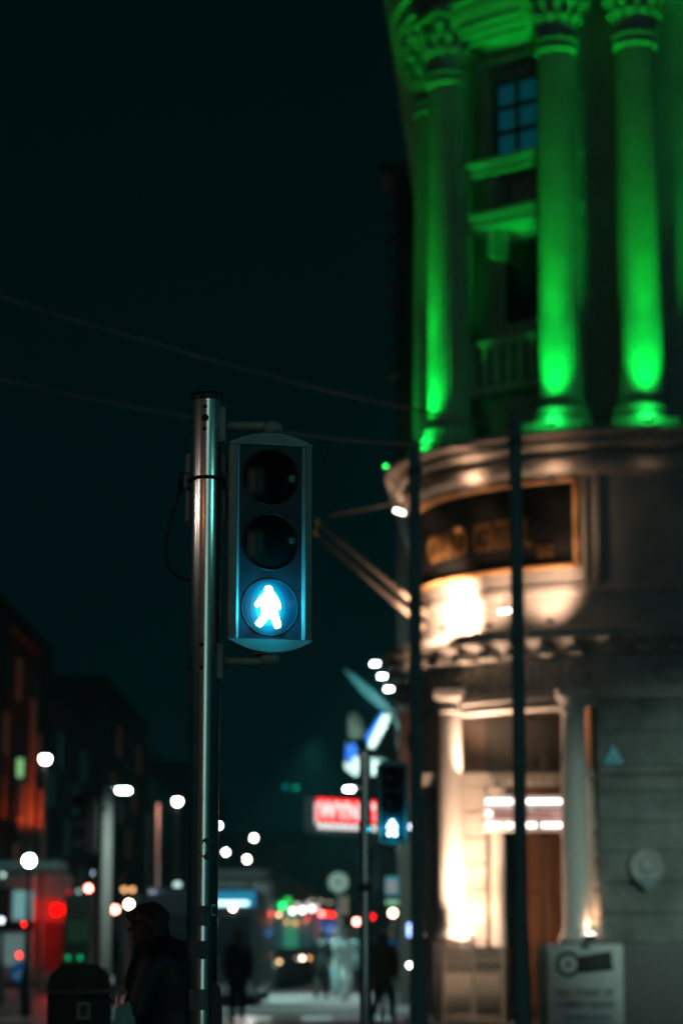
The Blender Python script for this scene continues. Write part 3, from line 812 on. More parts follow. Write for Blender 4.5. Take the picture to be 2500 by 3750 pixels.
# sign wall
for k, (px, py, dR, aimpx, aimpy, pw, sz, lb) in enumerate((
        (1600, 2292, .85, 1640, 2190, 1100, 86, 'floodlight on the mid cornice washing the wall left under the curved sign'),
        (1985, 2280, .55, 1985, 2120, 110, 90, 'floodlight on the mid cornice under the right end of the curved sign'),
        (1770, 2285, .55, 1770, 2120, 90, 90, 'floodlight on the mid cornice under the middle of the curved sign'))):
    th = asin(min(.99, (2353 - px) * U(py, YC - 2.4) / (3.45 + dR))); q = AP(3.45 + dR, th, zf(2282)) + O
    th2 = asin(min(.99, (2353 - aimpx) * U(py, YC - 2.4) / 3.45)); am = AP(3.45, th2, zf(aimpy)) + O
    f = thing('floodlight', lb, 'floodlight', q); MB().box((0, 0, 0), (.12, .10, .05), bev=.01).build('body', DKMETAL, f)
    lamp('SPOT', q + Vector((0, 0, .06)), (1, .60, .40), pw, r=.16, target=am, size=sz, blend=.6, name='flood_beam')
for k, (px, pw) in enumerate(((1712, 26), (2012, 10), (2358, .8))):
    th = asin(min(.99, (2353 - px) * U(1700, YC - 2.4) / 3.8)) if px < 2350 else 0
    q = AP(3.92, th, zf(1762)) + O
    f = thing('spot_fixture', ['small spotlight bracket above the left part of the curved sign', 'small spotlight bracket above the right part of the curved sign', 'small spotlight bracket above the plain wall'][k], 'spotlight', q)
    MB().tube([AP(-.5, th, .03), (0, 0, .03)], .014, 8).build('bracket', DKMETAL, f)
    MB().lathe([(.0, -.07), (.05, -.06), (.055, .05), (.045, .055), (0, .05)], n=20).build('body', mat('lit_fixture', (.6, .5, .42), .4), f)
    lamp('SPOT', q + Vector((0, 0, .07)), (1, .55, .34), pw, r=.04, target=AP(3.5, th, zf(1640)) + O, size=125, blend=1, name='cornice_beam')
    lamp('SPOT', q + Vector((0, 0, -.09)), (1, .58, .36), pw * .3, r=.04, target=AP(3.45, th, zf(1900)) + O, size=120, blend=1, name='sign_beam')
for (px, py, pw) in ((2088, 1850, 1.8), (2088, 1990, 1.8), (1990, 1795, .8), (1640, 1850, .7)):
    th = asin(min(.99, (2353 - px) * U(py, YC - 2.4) / 3.5)); lamp('POINT', AP(3.84, th, zf(py)) + O, (1, .58, .36), pw, r=.03, name='frame_fill')  # bare lamps added to brighten the gilt frame
lamp('SPOT', P(1846, 2262, YC - 4.6), (1, .76, .58), 620, r=.08, target=P(1735, 3660, YC - 2.8), size=30, blend=1, name='gate_light')
# side wall lamp standing out on a bracket left of the sign, and one over the entrance
for (px, py, Y, tx, lab, xb_) in ((1462, 1874, YC - .8, .35, 'warm lamp head on a bracket standing out left of the curved sign', 1530), (1846, 2238, YC - 4.6, -.12, 'warm lamp head on a bracket under the curved sign', 1850)):
    q = P(px, py, Y); f = thing('wall_lamp', lab, 'lamp', q)
    M = Matrix.Rotation(tx, 3, 'Y')
    MB().box((0, 0, 0), (.17, .05, .045), M=M, bev=.012).build('lamp_head', emis('lamp_head_glow', (1, .80, .68), 13), f)
    MB().box((0, .0, .040), (.20, .08, .03), M=M, bev=.01).build('cover', DKMETAL, f)
    MB().tube([(0, 0, .06), (0.02, .12, .14), P(xb_, py - 60, Y + .9) - q], .014, 8).build('bracket', DKMETAL, f)
# long thin arms reaching out from the corner
for k, (a_, b_) in enumerate((((1153, 1908), (1500, 2196)), ((1146, 1948), (1484, 2238)))):
    q = P(*b_, YC - 1.5); e2 = P(*a_, YC - 5.5)
    f = thing('flagpole', ['upper of two slanting bare poles reaching left from the corner', 'lower of two slanting bare poles reaching left from the corner'][k], 'flagpole', q, group='slanting bare poles at the corner')
    MB().tube([(.3, .2, -.25), (0, 0, 0), e2 - q], [.045, .045, .032], 12).build('pole', mat('weathered_bronze', (.30, .25, .21), .5), f)
    MB().ball(e2 - q, .06, 10).build('finial', GOLD, f)
q = P(1449, 1834, YC - .5); e2 = P(1205, 1890, YC - 3.5)
f = thing('stay_rod', 'thin faint rod reaching left from the bracket lamp', 'rod', q); MB().tube([(0.2, 0, 0), e2 - q], .012, 8).build('rod', mat('weathered_bronze', (.25, .2, .17), .5), f)
# brown scroll bracket catching warm light at the corner's edge
q = P(1470, 1775, YC - .3); f = thing('scroll_bracket', 'carved scroll bracket catching warm light at the edge of the corner', 'bracket', q)
hh_ = U(1775, YC) * 75
MB().tube([(.10, 0, hh_), (-.06, 0, hh_ * .8), (-.09, 0, hh_ * .3), (.02, 0, 0), (-.06, 0, -hh_ * .5), (.02, 0, -hh_)], [.05, .08, .07, .06, .07, .04], 10).build('scroll', STONE, f)
lamp('POINT', q + Vector((-.35, -.45, -.35)), WARM, 3.0, r=.05, name='bracket_glow')

# alarm box, plaque, poster boards, gate
q = P(2242, 2768, YC - 3.5); f = thing('alarm_box', 'small triangular teal alarm box on the pale wall', 'alarm box', q)
s_ = U(2768, YC - 3.5) * 36
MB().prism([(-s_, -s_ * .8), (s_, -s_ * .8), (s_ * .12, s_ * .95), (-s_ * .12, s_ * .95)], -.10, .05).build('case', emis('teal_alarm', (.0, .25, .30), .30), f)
MB().box((0, -.112, -s_ * .35), (.12, .015, .05)).build('label_plate', mat('alarm_plate', (.02, .1, .12), .4), f)
q = P(2365, 3172, YC - 3.55); f = thing('wall_plaque', 'round grey plaque with a dark bracket beneath it on the pale wall', 'plaque', q)
s_ = U(3172, YC - 3.5) * 62
M = Matrix.Rotation(pi / 2, 3, 'X')
MB().lathe([(s_, -.05), (s_, .02), (s_ * .92, .05), (s_ * .85, .03), (0, .03)], n=36, M=M).build('disc', mat('plaque_grey', (.3, .31, .3), .6, var=.3, scale=20), f)
MB().lathe([(s_ * .45, .031), (s_ * .45, .05), (s_ * .3, .055), (0, .05)], n=20, M=M).build('crest', mat('plaque_crest', (.22, .23, .22), .5), f)
MB().prism([(-s_ * .8, -s_ * .72), (s_ * .8, -s_ * .72), (0, -s_ * 1.45)], -.10, .08).build('bracket', DKMETAL, f)

q = P(2143, 3600, YC - 4.6); s_ = U(3600, YC - 4.6); bt = P(2143, 3600, YC - 4.6).z - .12
f = thing('poster_board', 'white comedy night poster board with round logo beside the entrance', 'sign', (q.x, q.y, .12), radians(-4))
w2 = 137 * s_; zt2 = (3600 - 3459) * s_ + bt; zb3 = bt - 140 * s_
MB().bx(-w2, w2, -.02, .02, zb3 - .05, zt2, .015).build('board', mat('poster_white', (.78, .82, .80), .5, var=.1), f)
MB().bx(-w2 - .015, w2 + .015, -.012, .028, 0, zb3 - .051, .01).build('stand', DKMETAL, f)
MB().bx(-.06, .06, -.032, -.021, zt2 - .07, zt2 - .0).build('clip', DKMETAL, f)
ink = mat('poster_ink', (.004, .006, .006), .5); redink = mat('poster_red', (.45, .05, .03), .5)
lz = lambda py: bt + (3600 - py) * s_
lx = lambda px: (px - 2143) * s_
MB().lathe([(.052 * 4.1, -.026), (.052 * 4.1, .0)], n=8)
b = MB(); cx_, cz_ = lx(2080), lz(3533); ro, ri = 47 * s_, 33 * s_; n_ = 40; vs = []; fs = []
for k in range(n_ + 1):
    a = 2 * pi * k / n_
    for r_ in (ri, ro): vs.append((cx_ + r_ * cos(a), -.0235, cz_ + r_ * sin(a)))
for k in range(n_): fs.append((2 * k, 2 * k + 1, 2 * k + 3, 2 * k + 2))
b.add(vs, fs); b.lathe([(0, 0), (10 * s_, 0)], n=20, M=M, c=(cx_, -.0235, cz_)); 
pts4 = [(lx(2112), lz(3505)), (lx(2238), lz(3484)), (lx(2244), lz(3554)), (lx(2118), lz(3566))]
b.add([(x, -.0245, z) for x, z in pts4], [(0, 1, 2, 3)]); b.build('round_logo', ink, f)
for (txt, x0, x1, y0, y1, mt, nm) in (('FREE', 2033, 2090, 3650, 3624, redink, 'red_text'), ('STAND UP', 2104, 2243, 3648, 3622, ink, 'headline_text'), ('COMEDY SHOW', 2036, 2243, 3690, 3664, ink, 'headline_text'),
                                   ('UPSTAIRS TONIGHT', 2060, 2236, 3735, 3716, mat('grey_ink', (.08, .12, .12), .5), 'small_text'), ('COMEDY', 2126, 2230, 3545, 3508, mat('dim_print', (.05, .07, .06), .5), 'logo_text')):
    o = text_mesh(txt, abs(y0 - y1) * s_, .004, nm, mt, f, width=(x1 - x0) * s_); o.location = (lx((x0 + x1) / 2), -.0262, lz(y0))
q = P(1995, 3600, YC - 4.2); f = thing('poster_board', 'edge of a second leaning board half hidden left of the comedy poster board', 'sign', (q.x, q.y, .12), radians(28))
MB().bx(-.13, .13, -.02, .02, .1, zt2 - .02, .01).build('board', mat('teal_board', (.12, .22, .21), .5, var=.3, scale=4), f)
MB().bx(-.15, .15, -.015, .03, 0, .099, .01).build('stand', DKMETAL, f)
MB().bx(.09, .125, -.024, -.021, .3, zt2 - .1).build('red_stripe', redink, f)
# folding lattice gate
g0, g1 = P(1626, 3600, YC - 2.5), P(1842, 3600, YC - 3.0)
f = thing('lattice_gate', 'cream metal lattice gate below the left entrance column', 'gate', (g0.x, g0.y, .12), atan2(g1.y - g0.y, g1.x - g0.x))
gw = (g1 - g0).length; gh = P(1730, 3476, YC - 2.7).z - .12
b = MB()
for x in (0, gw * .5, gw): b.bx(x - .022, x + .022, -.02, .02, 0, gh + (.04 if x else 0))
for z in (.12, gh - .02, gh - .32, gh - .14): b.bx(0, gw, -.014, .014, z - .014, z + .014)
b.build('frame', CREAM, f)
b = MB()
for i in range(17): x = gw * (i + .5) / 17; b.tube([(x, 0, .12), (x, 0, gh - .32)], .014, 6)
b.build('bars', CREAM, f)
b = MB()
for i in range(9):
    x = gw * i / 9; wd = gw / 9
    for (za, zb_) in ((gh - .30, gh - .15), (gh - .13, gh - .03), (.14, .30)):
        b.tube([(x, 0, za), (x + wd, 0, zb_)], .012, 5); b.tube([(x, .004, zb_), (x + wd, .004, za)], .012, 5)
b.build('scrollwork', CREAM, f)
b = MB()
for i in range(5): b.lathe([(.0, gh + .10), (.02, gh + .05), (.012, gh + .02), (.012, gh)], c=(gw * (i + .5) / 5, 0, 0), n=8)
b.build('finial_row', CREAM, f)

# neighbour up the side street, seen past the corner
n1 = thing('side_street_building', 'dim tall neighbouring building just past the green corner', 'building', (1.3, 56, 0))
hN = P(1430, 645, 56).z; c_, s2 = cos(radians(-2.5)), sin(radians(-2.5))
Mn = Matrix.Rotation(radians(-2.5), 3, 'Z')
MB().box(Mn @ Vector((5, 10, hN / 2)), (10, 20, hN), M=Mn).build('wall', WALL2, n1)
for k in range(9): MB().box(Mn @ Vector((-.05, 0, 0)) + Vector((.0, 0, hN - .5 - k * .55)), (.30, .5, .14), M=Mn).build('quoin', WALL3, n1)
b = MB(); b.box(Mn @ Vector((.0, .5, hN + .15)), (.8, 1.4, .3), M=Mn); b.build('corner_cornice', WALL3, n1)
for k in range(5):
    for j in range(3):
        q = Mn @ Vector((-.02, 3 + j * 4, 4 + k * 3)); fr = MB().box(q, (.08, 1.5, 2.0), M=Mn).build('window', WALL3, n1)
        MB().box(q + Vector((-.03, 0, 0)), (.06, 1.3, 1.8), M=Mn).build('pane', GLASSD, fr)

# ------------------------------------------------------------------ span wire poles and wires


def tall_pole(px, ytop, Y, wpx, label, base=True):
    q = P(px, ytop, Y); r = wpx * U(ytop, Y) / 2
    f = thing('tram_wire_pole', label, 'pole', (q.x, Y, 0.12 if Y > 30 else 0))
    TP = mat('teal_pole_paint', (.17, .30, .31), .55, var=.2, scale=3)
    MB().lathe([(r * 1.25, 0), (r * 1.25, .9), (r * 1.05, .95), (r, 1.2), (r * .92, q.z - .12), (0, q.z)], n=24).build('shaft', TP, f)
    MB().lathe([(r * 1.02, q.z - .5), (r * 1.08, q.z - .48), (r * 1.08, q.z - .40), (r * 1.02, q.z - .38)], n=20).build('collar', DKMETAL, f)
    return f, q


pa, qa = tall_pole(1884, 1530, 30.5, 50, 'tall dark pole standing in front of the curved sign, holding the span wires')
tall_pole(1517, 1640, 31.0, 47, 'tall dark pole along the left edge of the corner building')
for k, (A, B_) in enumerate((((-60, 1070, 15), (1880, 1566, 30.5)), ((-60, 1380, 15), (1880, 1628, 30.5)))):
    a, b_ = P(*A), P(*B_); pts = []
    for i in range(15):
        u = i / 14; Yv = a.y + (b_.y - a.y) * u
        p = a.lerp(b_, u); p.z -= .16 * sin(pi * u) * (1 if k else .6); pts.append(p - b_)
    f = thing('overhead_wire', ['upper of two faint tram wires crossing the night sky', 'lower of two faint tram wires crossing the night sky'][k], 'wire', b_, group='tram wires')
    MB().tube(pts, .016, 6).build('strand', mat('wire_metal', (.22, .26, .24), .6), f)

# ------------------------------------------------------------------ street lamps
POLE_G = mat('green_grey_pole', (.16, .20, .19), .5, var=.2, scale=2)


def globe(px, py, Y, E, label, d=14, col=(1, .80, .72), light=0, poleside=0, arm=False, group=None, flat=True, pm=None):
    q = P(px, py, Y); u = U(py, Y); r = max(.07, d * u / 2)
    f = thing('street_lamp', label, 'street lamp', (q.x, Y, 0), group=group)
    xo = 0
    if arm:
        xo = poleside * 1.2
        MB().tube([(xo, 0, q.z - .6), (xo * .8, 0, q.z + .18), (0, 0, q.z + r + .05)], .035, 8).build('arm', POLE_G, f)
    MB().lathe([(.11, 0), (.11, .9), (.07, 1.0), (.045, q.z - .7), (.04, q.z - (.5 if arm else r))], c=(xo, 0, 0), n=12).build('pole', pm or POLE_G, f)
    if flat: MB().lathe([(0, q.z + r * 1.3), (r * .7, q.z + r * 1.1), (r * 1.25, q.z + r * .55), (r * 1.25, q.z + r * .5), (0, q.z + r * .5)], n=16).build('hood', DKMETAL, f)
    kx = 'globe_%.2f_%.2f_%.2f_%.1f' % (*col, E)
    MB().ball((0, 0, q.z), (r, r, r), 16).build('globe', emis(kx, col, E), f)
    if light: lamp('POINT', (q.x, Y - .3, q.z - r - .15), col, light, r=.2, name='street_light')
    return f


def led(px, py, Y, E, label, wpx=30, hpx=5, side=-1, light=0, col=(.85, 1, 1), wall=None, group=None):
    q = P(px, py, Y); u = U(py, Y); wd = wpx * u; hd = hpx * u
    f = thing('street_lamp', label, 'street lamp', (q.x, Y, 0 if wall is None else q.z), group=group)
    z = q.z if wall is None else 0
    MB().bx(-wd / 2, wd / 2, -.12, .12, z - hd / 2, z + hd / 2, hd * .3).build('lamp_face', emis('led_%.2f_%.1f' % (col[0], E), col, E), f)
    MB().bx(-wd / 2 - .03, wd / 2 + .03, -.16, .16, z + hd / 2 + .002, z + hd / 2 + .07, .02).build('housing', DKMETAL, f)
    if wall is None:
        xo = side * (wd / 2 + .35)
        MB().tube([(xo, 0, 0), (xo, 0, z - .3), (xo * .85, 0, z + .05), (side * wd * .3, 0, z + .08)], [.08, .05, .04, .03], 10).build('pole', POLE_G, f)
    else:
        MB().tube([(0, .1, .06), (wall[0] * .5, .3, .18), (wall[0], wall[1], .15)], .025, 8).build('arm', DKMETAL, f)
    if light: lamp('SPOT', (q.x, Y - .2, q.z - hd - .1), col, light, r=.15, target=(q.x, Y - .6, 0), size=150, blend=1, name='street_light')
    return f


WG = 'white lamps down the street'
globe(167, 2778, 75, 40, 'white glowing street lamp highest at the left, beside the orange lit pillars', d=34)
led(453, 2895, 80, 40, 'cyan-white flat street lamp on the grey post left of the person', wpx=46, hpx=12, side=-1, light=0)
globe(650, 2934, 90, 40, 'white street lamp just left of the steel signal post', d=27)
globe(108, 3152, 50, 40, 'large white lamp above the bus at far left, under the orange pillars', d=40, col=(.95, 1, .93), light=0, flat=False, pm=BLACKP)
globe(801, 3023, 110, 40, 'white street lamp peeking out right of the steel signal post', d=14, col=(.8, 1, 1))
for (x, y, Y, E, lb, cc, d) in ((930, 3069, 125, 34, 'white street lamp, topmost of the small cluster right of the steel post', (1, .82, .74), 16), (827, 3121, 140, 34, 'white street lamp close beside the right edge of the steel post', (1, .84, .76), 14),
                          (904, 3147, 150, 34, 'white street lamp second lowest of the cluster right of the steel post', (1, .80, .70), 16), (941, 3213, 185, 30, 'warm street lamp lowest of the cluster right of the steel post', (1, .72, .58), 14),
                          (1022, 3228, 200, 30, 'warm street lamp above the green light of the tram', (1, .72, .58), 13), (1073, 3238, 215, 7, 'dim lavender street lamp left of the brown one', (.75, .8, 1), 14), (1117, 3237, 215, 4, 'dim brown street lamp above the tram roof', (1, .55, .28), 12)):
    globe(x, y, Y, E, lb, d=d, col=cc, flat=False)
for k, (x, y) in enumerate(((1373, 2431), (1399, 2477), (1423, 2524))):
    led(x, y, 34.2, 26, ['top', 'middle', 'bottom'][k] + ' lamp of the slanting row of three flat white lamps left of the corner', wpx=27, hpx=6, wall=(.45, 1.0), col=(.95, 1, .98), light=0)
led(1278, 2890, 66, 34, 'flat cyan-white street lamp above the red lit sign', wpx=32, hpx=10, side=1, col=(.85, 1, 1), light=900)
lamp('SPOT', P(1400, 2480, 46), (.6, 1, .95), 2200, r=.2, target=(1.0, 58, 0), size=120, blend=1, name='street_light')
lamp('SPOT', P(1150, 2700, 60), (.5, 1, .92), 3200, r=.2, target=(-1.0, 62, 0), size=100, blend=1, name='street_light')
for (px, yt, Y, wd, lb, mt) in ((580, 2945, 62, 15, 'slim pinkish lit post between the person and the steel post', mat('pinkish_post', (.5, .3, .27), .5)), (545, 2990, 85, 10, 'dim grey post left of the pinkish post', POLE_G),
                                (888, 3060, 100, 12, 'faint brown post behind the lamp cluster', mat('brown_post', (.3, .2, .15), .6)), (915, 3220, 70, 14, 'faint grey post right of the bus with the lit display', POLE_G), (352, 3190, 40, 16, 'thin reddish post beside the grey signal post', mat('reddish_post', (.35, .2, .17), .6)),
                                (1400, 3060, 45, 12, 'slim pole under the smaller walking man signal', POLE_G)):
    q = P(px, yt, Y); r = wd * U(yt, Y) / 2; f = thing('lamp_post', lb, 'post', (q.x, Y, 0))
    MB().lathe([(r * 1.5, 0), (r * 1.5, .8), (r, .9), (r * .9, q.z), (0, q.z + .05)], n=14).build('shaft', mt, f)
lamp('POINT', P(575, 2960, 61.4), (1, .6, .5), 26, r=.1, name='post_glow')

# ------------------------------------------------------------------ distant traffic signals and their coloured lamps


def tsig(px, py, Y, col, E, label, which=0, d=15):
    q = P(px, py, Y); u = U(py, Y); r = d * u / 2; hz = q.z + (.3 if which == 0 else -.3) * (0 if which == 1 else 1) * -1
    f = thing('traffic_signal', label, 'traffic light', (q.x, Y, 0))
    MB().tube([(.22, .1, 0), (.22, .1, q.z + .3)], .05, 8).build('pole', DKMETAL, f)
    zc0 = q.z - (.30 if which == 0 else 0 if which == 1 else -.30)
    MB().bx(-.17, .17, 0, .2, zc0 - .48, zc0 + .48, .04).build('housing', BLACKP, f)
    for k in range(3):
        z = zc0 + .3 - .3 * k; lit = k == which
        MB().lathe([(max(r, .10) if lit else .1, 0), (.04, .015), (0, .018)], M=Matrix.Rotation(pi / 2, 3, 'X'), c=(0, -.002, z), n=16).build('lens', emis('sig_%.2f_%.2f_%.2f_%.0f' % (*col, E), col, E) if lit else LENS_A, f)
        MB().lathe([(.125, 0), (.125, .12)], M=Matrix.Rotation(pi / 2, 3, 'X'), c=(0, -.002, z), n=16, a0=pi * 0, a1=pi).build('visor', BLACKP, f)
    return f


RHOT = (1, .16, .12)
tsig(325, 3253, 85, (1, .22, .17), 26, 'hot red traffic light between the bus and the grey signal post', d=20)
tsig(422, 3331, 70, (1, .20, .15), 26, 'hot red traffic light just above and left of the person with bowed head', d=24)
tsig(1305, 3375, 95, (1, .22, .17), 26, 'hot red traffic light left of the far steel post', d=20)
tsig(1362, 3357, 110, (1, .01, .01), 6, 'dim red traffic light partly behind the far steel post', d=16)
tsig(45, 3181, 80, (1, .12, .14), 12, 'pinkish red traffic light at the far left edge', d=14)
tsig(1045, 2882, 280, (.0, .25, .30), 1.4, 'very dim teal signal far off in the dark sky area', d=16, which=2)
tsig(1083, 2884, 280, (.0, .45, .25), 1.6, 'very dim green signal far off right of the teal one', d=16, which=2)
f = globe(473, 3312, 74, 26, 'warm white lamp right above the bowed head', d=26, col=(1, .66, .45), flat=False)
globe(1438, 3344, 58, 16, 'warm lantern, left one of the pair below the small shop sign', d=26, col=(1, .58, .38), flat=False)
globe(1478, 3341, 60, 7, 'dimmer warm lantern, right one of the pair below the small shop sign', d=14, col=(1, .50, .28), flat=False)

for (x, y, Y, E, cc, d, lb) in ((197, 3206, 95, 1.2, (1, .45, .22), 14, 'faint brown lamp above the glowing red bus rear'), (290, 3264, 95, .6, (.5, .8, .7), 14, 'faint grey-green lamp beside the hot red traffic light'), (345, 3198, 95, 1.0, (.55, .75, 1), 14, 'faint bluish lamp left of the pale grey post'),
                              (12, 3204, 70, .8, (.5, .8, .7), 14, 'faint grey lamp at the far left edge'), (455, 3258, 110, 1.6, (1, .5, .2), 16, 'faint brown lamp, left of two above the bowed head'), (485, 3258, 110, 1.6, (1, .5, .2), 16, 'faint brown lamp, right of two above the bowed head'), (1016, 3395, 150, .9, (1, .45, .2), 14, 'faint brown lamp behind the tram front'),
                              (650, 3242, 90, .8, (.6, .9, .85), 26, 'soft pale lamp just left of the steel post above the bus roof'), (5, 3370, 60, 1.6, (.8, .9, 1), 18, 'pale lamp cut by the left edge of the photo'), (1233, 3374, 140, 2.0, (1, .42, .12), 12, 'dim orange lamp under the street clock')):
    globe(x, y, Y, E * 2.2, lb, d=d, col=cc, flat=False, pm=BLACKP)

# vehicle signal seen from behind on the grey post
Y3 = 30; q = P(396, 2892, Y3); z3 = q.z
f = thing('signal_pole', 'pale grey post at left carrying dark turned-away traffic signals', 'pole', (q.x, Y3, 0))
MB().lathe([(.075, 0), (.075, z3 - .1), (.05, z3), (0, z3 + .02)], n=20).build('tube', mat('pale_post', (.62, .64, .60), .6, var=.1), f)
lamp('SPOT', P(440, 2850, Y3 - 1.6), (.75, 1, .92), 65, r=.1, target=P(396, 3200, Y3), size=60, blend=1, name='street_light')  # added lamp without a fixture, brightens the pale post
q3 = P(342, 3020, Y3)
f = thing('traffic_signal', 'dark traffic signal head turned away, left of the pale grey post', 'traffic light', q3, radians(-105))
MB().bx(-.13, .13, -.08, .10, -.38, .38, .03).build('housing', BLACKP, f)
for k in (-1, 0, 1):
    MB().lathe([(.10, 0), (.11, .16)], M=Matrix.Rotation(pi / 2, 3, 'X'), c=(0, -.08, .25 * k), n=16, a0=-.3, a1=pi + .3).build('visor', BLACKP, f)
MB().tube([(.1, .08, .2), (.12, .2, .2)], .02, 6).build('clamp', DKMETAL, f)
MB().ball((-.14, -.02, -.12), .03, 8).build('painted_glint', emis('faint_blue_glint', (.35, .5, .8), .8), f)  # small bluish reflection put in as a glowing ball
q4 = P(441, 2972, 34); f = thing('sign_plate', 'small dim grey plate right of the pale grey post', 'sign', q4)
MB().bx(-.06, .06, -.01, .01, -.16, .16, .01).build('plate', mat('dim_plate', (.3, .34, .33), .5), f)

# ------------------------------------------------------------------ lit hotel sign
sA, sB = P(1157, 2964, 60), P(1404, 2960, 61.5)
f = thing('hotel_sign', 'projecting red sign with glowing white letters edged with white bulbs', 'sign', sA, atan2(sB.y - sA.y, sB.x - sA.x))
L_ = (sB - sA).length; h_ = U(2962, 60) * 84
MB().bx(0, L_, 0, .25, -h_ / 2, h_ / 2).build('box', RED_P, f)
MB().bx(.02, L_ - .02, -.012, -.002, -h_ / 2 + .01, h_ / 2 - .01).build('lit_face', emis('red_neon_face', (1, .0, .004), 2.2), f)
ar = []
o = text_mesh("WYNN'S", h_ * .80, .02, 'lettering', emis('white_neon', (1, .76, .72), 1.6), f, width=L_ * .93, align='CENTER'); o.location = (L_ * .50, -.02, -h_ * .40)
be = emis('edge_bulb', (1, .90, .88), 1.3)
for i in range(10): MB().ball((.06 + i * L_ / 10, -.10, -h_ / 2 - .13), .075, 8).build('bulb', be, f)
for i in range(4): MB().ball((-.10, -.10, -h_ / 2 - .02 + i * h_ / 4.5), .055, 8).build('bulb', be, f)
MB().bx(-.15, L_, -.14, .2, -h_ / 2 - .30, -h_ / 2 - .20).bx(-.2, -.15, -.14, .2, -h_ / 2 - .25, h_ / 2).build('bulb_tray', DKMETAL, f)
lamp('AREA', sA + Vector((.9, -.6, -.75)), (1, .9, .88), 1.5, r=.5, target=sA + Vector((.9, -.0, -.75)), name='sign_glow')

# ------------------------------------------------------------------ flags
WHT = mat('white_flag_cloth', (.75, .76, .72), .85); BLU = mat('blue_flag_cloth', (.02, .12, .62), .85); TEA = mat('teal_flag_cloth', (.01, .07, .08), .85)


def cloth(mb, outline, Y, amp=.05):
    ps = [P(x, y, Y) for x, y in outline]; n = len(ps); c = sum(ps, Vector()) / n
    vs = []; m = 5
    for s_ in (0, 1):
        for j in range(m + 1):
            for i, p in enumerate(ps):
                q = c.lerp(p, j / m); vs.append(q + Vector((0, amp * sin(q.x * 7 + q.z * 4) + s_ * .015, 0)))
    fs = []
    for s_ in (0, 1):
        o_ = s_ * (m + 1) * n
        for j in range(m):
            for i in range(n): fs.append((o_ + j * n + i, o_ + j * n + (i + 1) % n, o_ + (j + 1) * n + (i + 1) % n, o_ + (j + 1) * n + i))
    o_ = (m + 1) * n
    for i in range(n): fs.append((m * n + i, m * n + (i + 1) % n, o_ + m * n + (i + 1) % n, o_ + m * n + i))
    return vs, fs, c


def flag(parts, pole, Y, label):
    q = P(*pole[1], Y); f = thing('flag', label, 'flag', q)
    a = P(*pole[0], Y)
    MB().tube([a - q, Vector((0, 0, 0))], .03, 8).build('staff', DKMETAL, f)
    for (ol, mt) in parts:
        vs, fs, c = cloth(None, ol, Y); MB().add([v - q for v in vs], fs, True).build('cloth', mt, f)


flag([([(1268, 2470), (1285, 2462), (1360, 2520), (1425, 2578), (1418, 2612), (1390, 2598), (1320, 2535)], TEA)], ((1262, 2455), (1445, 2612)), 50, 'teal flag hanging along its slanting staff left of the corner')
flag([([(1412, 2600), (1430, 2612), (1420, 2650), (1390, 2705), (1368, 2742), (1348, 2738), (1352, 2715), (1385, 2650)], WHT), ([(1404, 2596), (1411, 2600), (1346, 2722), (1335, 2705)], BLU)], ((1430, 2600), (1500, 2760)), 50.4, 'pale narrow flag above the far steel post')
flag([([(1258, 2790), (1280, 2795), (1302, 2768), (1318, 2780), (1320, 2830), (1300, 2846), (1262, 2815)], WHT), ([(1268, 2728), (1300, 2722), (1308, 2755), (1284, 2790), (1262, 2786)], BLU)], ((1262, 2720), (1350, 2780)), 51, 'white and blue flag crumpled left of the far steel post')
flag([([(1352, 2800), (1362, 2772), (1392, 2770), (1402, 2782), (1378, 2800), (1378, 2838), (1354, 2842)], WHT)], ((1350, 2765), (1440, 2800)), 51, 'white flag fold just right of the far steel post')
flag([([(1275, 2620), (1300, 2606), (1325, 2640), (1330, 2695), (1290, 2712), (1274, 2690)], mat('dull_flag_cloth', (.20, .22, .18), .9))], ((1274, 2610), (1360, 2700)), 54, 'dull dark flag left of the pale narrow flag')
lamp('SPOT', P(1330, 2860, 47), (.95, 1, .85), 150, r=.2, target=P(1330, 2740, 50.5), size=70, blend=.8, name='flag_light')

# ------------------------------------------------------------------ streets of buildings


def block(name, label, x0, x1, y0, y1, h, mt, face='L', lit=(), rows=4, gap=4.2, parapet=.5, ww=1.3, wh=2.0):
    cx, cy = (x0 + x1) / 2, (y0 + y1) / 2
    f = thing(name, label, 'building', (cx, cy, 0)); hx, hy = (x1 - x0) / 2, (y1 - y0) / 2
    MB().bx(-hx, hx, -hy, hy, 0, h).build('wall', mt, f)
    MB().bx(-hx - .25, hx + .25, -hy - .25, hy + .25, h - .6, h - .3).bx(-hx - .1, hx + .1, -hy - .1, hy + .1, h - .02, h + parapet).build('cornice', mt, f)
    n = int((y1 - y0) / gap) if face in 'LR' else int((x1 - x0) / gap); k = 0
    for r_ in range(rows):
        z = 4.3 + r_ * (h - 5) / rows
        for i in range(n):
            m_ = lit[k % len(lit)] if lit else GLASSD; k += 1
            if face == 'F':
                x = -hx + gap * (i + .5); a = MB().bx(x - ww / 2 - .1, x + ww / 2 + .1, -hy - .06, -hy + .02, z - .1, z + wh + .1).build('window', WALL3, f); MB().bx(x - ww / 2, x + ww / 2, -hy - .09, -hy - .062, z, z + wh).build('pane', m_, a)
            else:
                s_ = 1 if face == 'R' else -1; y = -hy + gap * (i + .5)
                a = MB().bx(s_ * hx - .05, s_ * hx + .06, y - ww / 2 - .1, y + ww / 2 + .1, z - .1, z + wh + .1).build('window', WALL3, f)
                MB().bx(s_ * (hx + .064), s_ * (hx + .09), y - ww / 2, y + ww / 2, z, z + wh).build('pane', m_, a)
    return f


